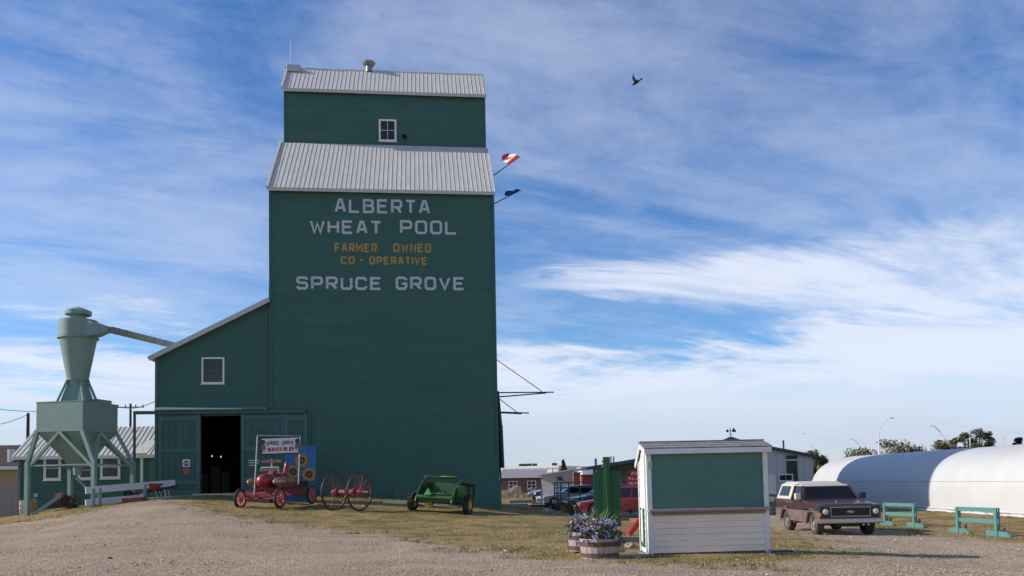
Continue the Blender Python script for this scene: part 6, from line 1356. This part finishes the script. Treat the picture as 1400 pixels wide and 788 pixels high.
for px, yt, Y, lab in ((726, 628, 190, 'thin mast on the warehouse skyline'), (722, 632, 190, 'short mast beside the thin one on the warehouse skyline'), (1326, 598, 82, 'slim pale post against the dark poplars'), (1372, 601, 90, 'slim pale mast between poplars and maroon tree')):
    q = at(px, yt, Y); t = thing('mast', lab, 'mast', (q.x, Y, -.3), 0, 'thin masts on the skyline'); MB().tube((0, 0, 0), (0, 0, q.z + .3), .09, .05, 6).build('pole', m_pole if px > 1000 else m_roofd, t); MB().tube((0, 0, q.z + .3), (0, 0, q.z + .55), .03, .01, 6).build('tip', m_dark, t)
# bird
q = at(870, 113, 30); bm_ = MB()
bm_.lathe([(0, .17), (.03, .155), (.035, .12), (.045, .06), (.05, -.02), (.035, -.10), (.02, -.16), (.035, -.25), (0, -.26)], 10, 'X')
for s in (-1, 1): bm_.add([(.07, s * .03, .02), (-.06, s * .03, .015), (-.05, s * .20, .10 + .06 * (s < 0)), (.05, s * .20, .11 + .06 * (s < 0)), (-.10, s * .34, .13 + .16 * (s < 0))], [(0, 1, 2, 3), (3, 2, 4)])
bd_ = bm_.build('bird', mat('pigeon_feathers', (.012, .013, .016), .8, var=.3), None, smooth=True); bd_.scale = (1.0,) * 3; bd_.location = q; bd_.rotation_euler = (R(-35), R(28), R(165)); tag(bd_, 'dark pigeon flying in the sky right of the elevator', 'bird')

# ================================================================== GRASS AND LOOSE GRAVEL
def scatter(n, ymin, ymax, seed, want):
    r = np.random.RandomState(seed); Y = ymin + (ymax - ymin) * r.rand(n) ** 1.25; px = r.rand(n) * 1460 - 30; X = (px - 700) / FPX * Y
    g = grassy(X, Y) + (np.array([mnoise.fractal(Vector((float(a) * .6, float(b) * .6, 3)), 1, 2, 4) for a, b in zip(X, Y)])) * 1.6
    k = (g > want[0]) & (g < want[1]); return X[k], Y[k], r
X, Y, r = scatter(130000, 14.0, 44, 3, (-.5, 99)); Z = gz(X, Y) + .0
n = len(X); h = .018 + .035 * r.rand(n) ** 2; w = .005 + .006 * r.rand(n); a = r.rand(n) * 6.28; lx, ly = r.randn(n) * .03, r.randn(n) * .03
V = np.empty((n, 3, 3)); V[:, 0] = np.stack([X - w * np.cos(a), Y - w * np.sin(a), Z - .01], 1); V[:, 1] = np.stack([X + w * np.cos(a), Y + w * np.sin(a), Z - .01], 1); V[:, 2] = np.stack([X + lx, Y + ly, Z + h], 1)
me = bpy.data.meshes.new('lawn_grass'); me.from_pydata(V.reshape(-1, 3).tolist(), [], np.arange(3 * n).reshape(n, 3).tolist())
mg_ = foliage_mat('lawn_blades', (.12, .10, .034), (.48, .34, .16)); e = mg_.node_tree.nodes['Color Ramp'].color_ramp.elements; q = e.new(.45); q.color = (.25, .185, .08, 1); me.materials.append(mg_)
o = bpy.data.objects.new('lawn_grass', me); COL.objects.link(o); tag(o, 'short dry grass blades over the lawn', 'grass', kind='stuff')
# weeds and longer tufts along the ragged edge of the lawn
X, Y, r = scatter(9000, 14.0, 40, 17, (-.35, .55)); keep = r.rand(len(X)) < .32; X, Y = X[keep], Y[keep]; nb_t = 13
X = np.repeat(X, nb_t) + r.randn(len(X) * nb_t) * .05; Y = np.repeat(Y, nb_t) + r.randn(len(Y) * nb_t) * .05; Z = gz(X, Y); n = len(X)
h = .03 + .085 * r.rand(n) ** 1.6; w = .005 + .006 * r.rand(n); a = r.rand(n) * 6.28; lx, ly = r.randn(n) * .035, r.randn(n) * .035
V = np.empty((n, 3, 3)); V[:, 0] = np.stack([X - w * np.cos(a), Y - w * np.sin(a), Z - .01], 1); V[:, 1] = np.stack([X + w * np.cos(a), Y + w * np.sin(a), Z - .01], 1); V[:, 2] = np.stack([X + lx, Y + ly, Z + h], 1)
me = bpy.data.meshes.new('edge_weeds'); me.from_pydata(V.reshape(-1, 3).tolist(), [], np.arange(3 * n).reshape(n, 3).tolist()); me.materials.append(foliage_mat('weed_blades', (.045, .06, .018), (.22, .21, .08)))
o = bpy.data.objects.new('edge_weeds', me); COL.objects.link(o); tag(o, 'green weeds and tufts along the lawn edge', 'weeds', kind='stuff')
X, Y, r = scatter(60000, 12.5, 36, 9, (-99, .3)); Z = gz(X, Y); n = len(X); s = .006 + .014 * r.rand(n) ** 3; s = np.where(r.rand(n) < .015, s * 1.9 + .006, s)
base = np.array([(1, 0, 0), (0, 1, 0), (-1, 0, 0), (0, -1, 0), (0, 0, .8), (0, 0, -.8)], float); an = r.rand(n) * 6.28; ca, sa = np.cos(an), np.sin(an)
B = base[None] * (1 + .35 * (r.rand(n, 6, 1) - .5)) * s[:, None, None]; Bx = B[..., 0] * ca[:, None] - B[..., 1] * sa[:, None]; By = (B[..., 0] * sa[:, None] + B[..., 1] * ca[:, None])
V = np.stack([Bx + X[:, None], By + Y[:, None], B[..., 2] + Z[:, None] + .002], -1)
tri = np.array([(0, 1, 4), (1, 2, 4), (2, 3, 4), (3, 0, 4), (1, 0, 5), (2, 1, 5), (3, 2, 5), (0, 3, 5)]); Fc = (np.arange(n)[:, None, None] * 6 + tri[None]).reshape(-1, 3)
me = bpy.data.meshes.new('loose_gravel'); me.from_pydata(V.reshape(-1, 3).tolist(), [], Fc.tolist()); mgv = foliage_mat('pebbles', (.20, .15, .105), (.62, .50, .37)); mgv.node_tree.nodes['Principled BSDF'].inputs['Roughness'].default_value = .95; me.materials.append(mgv)
o = bpy.data.objects.new('loose_gravel', me); COL.objects.link(o); tag(o, 'loose gravel stones over the yard', 'gravel', kind='stuff')
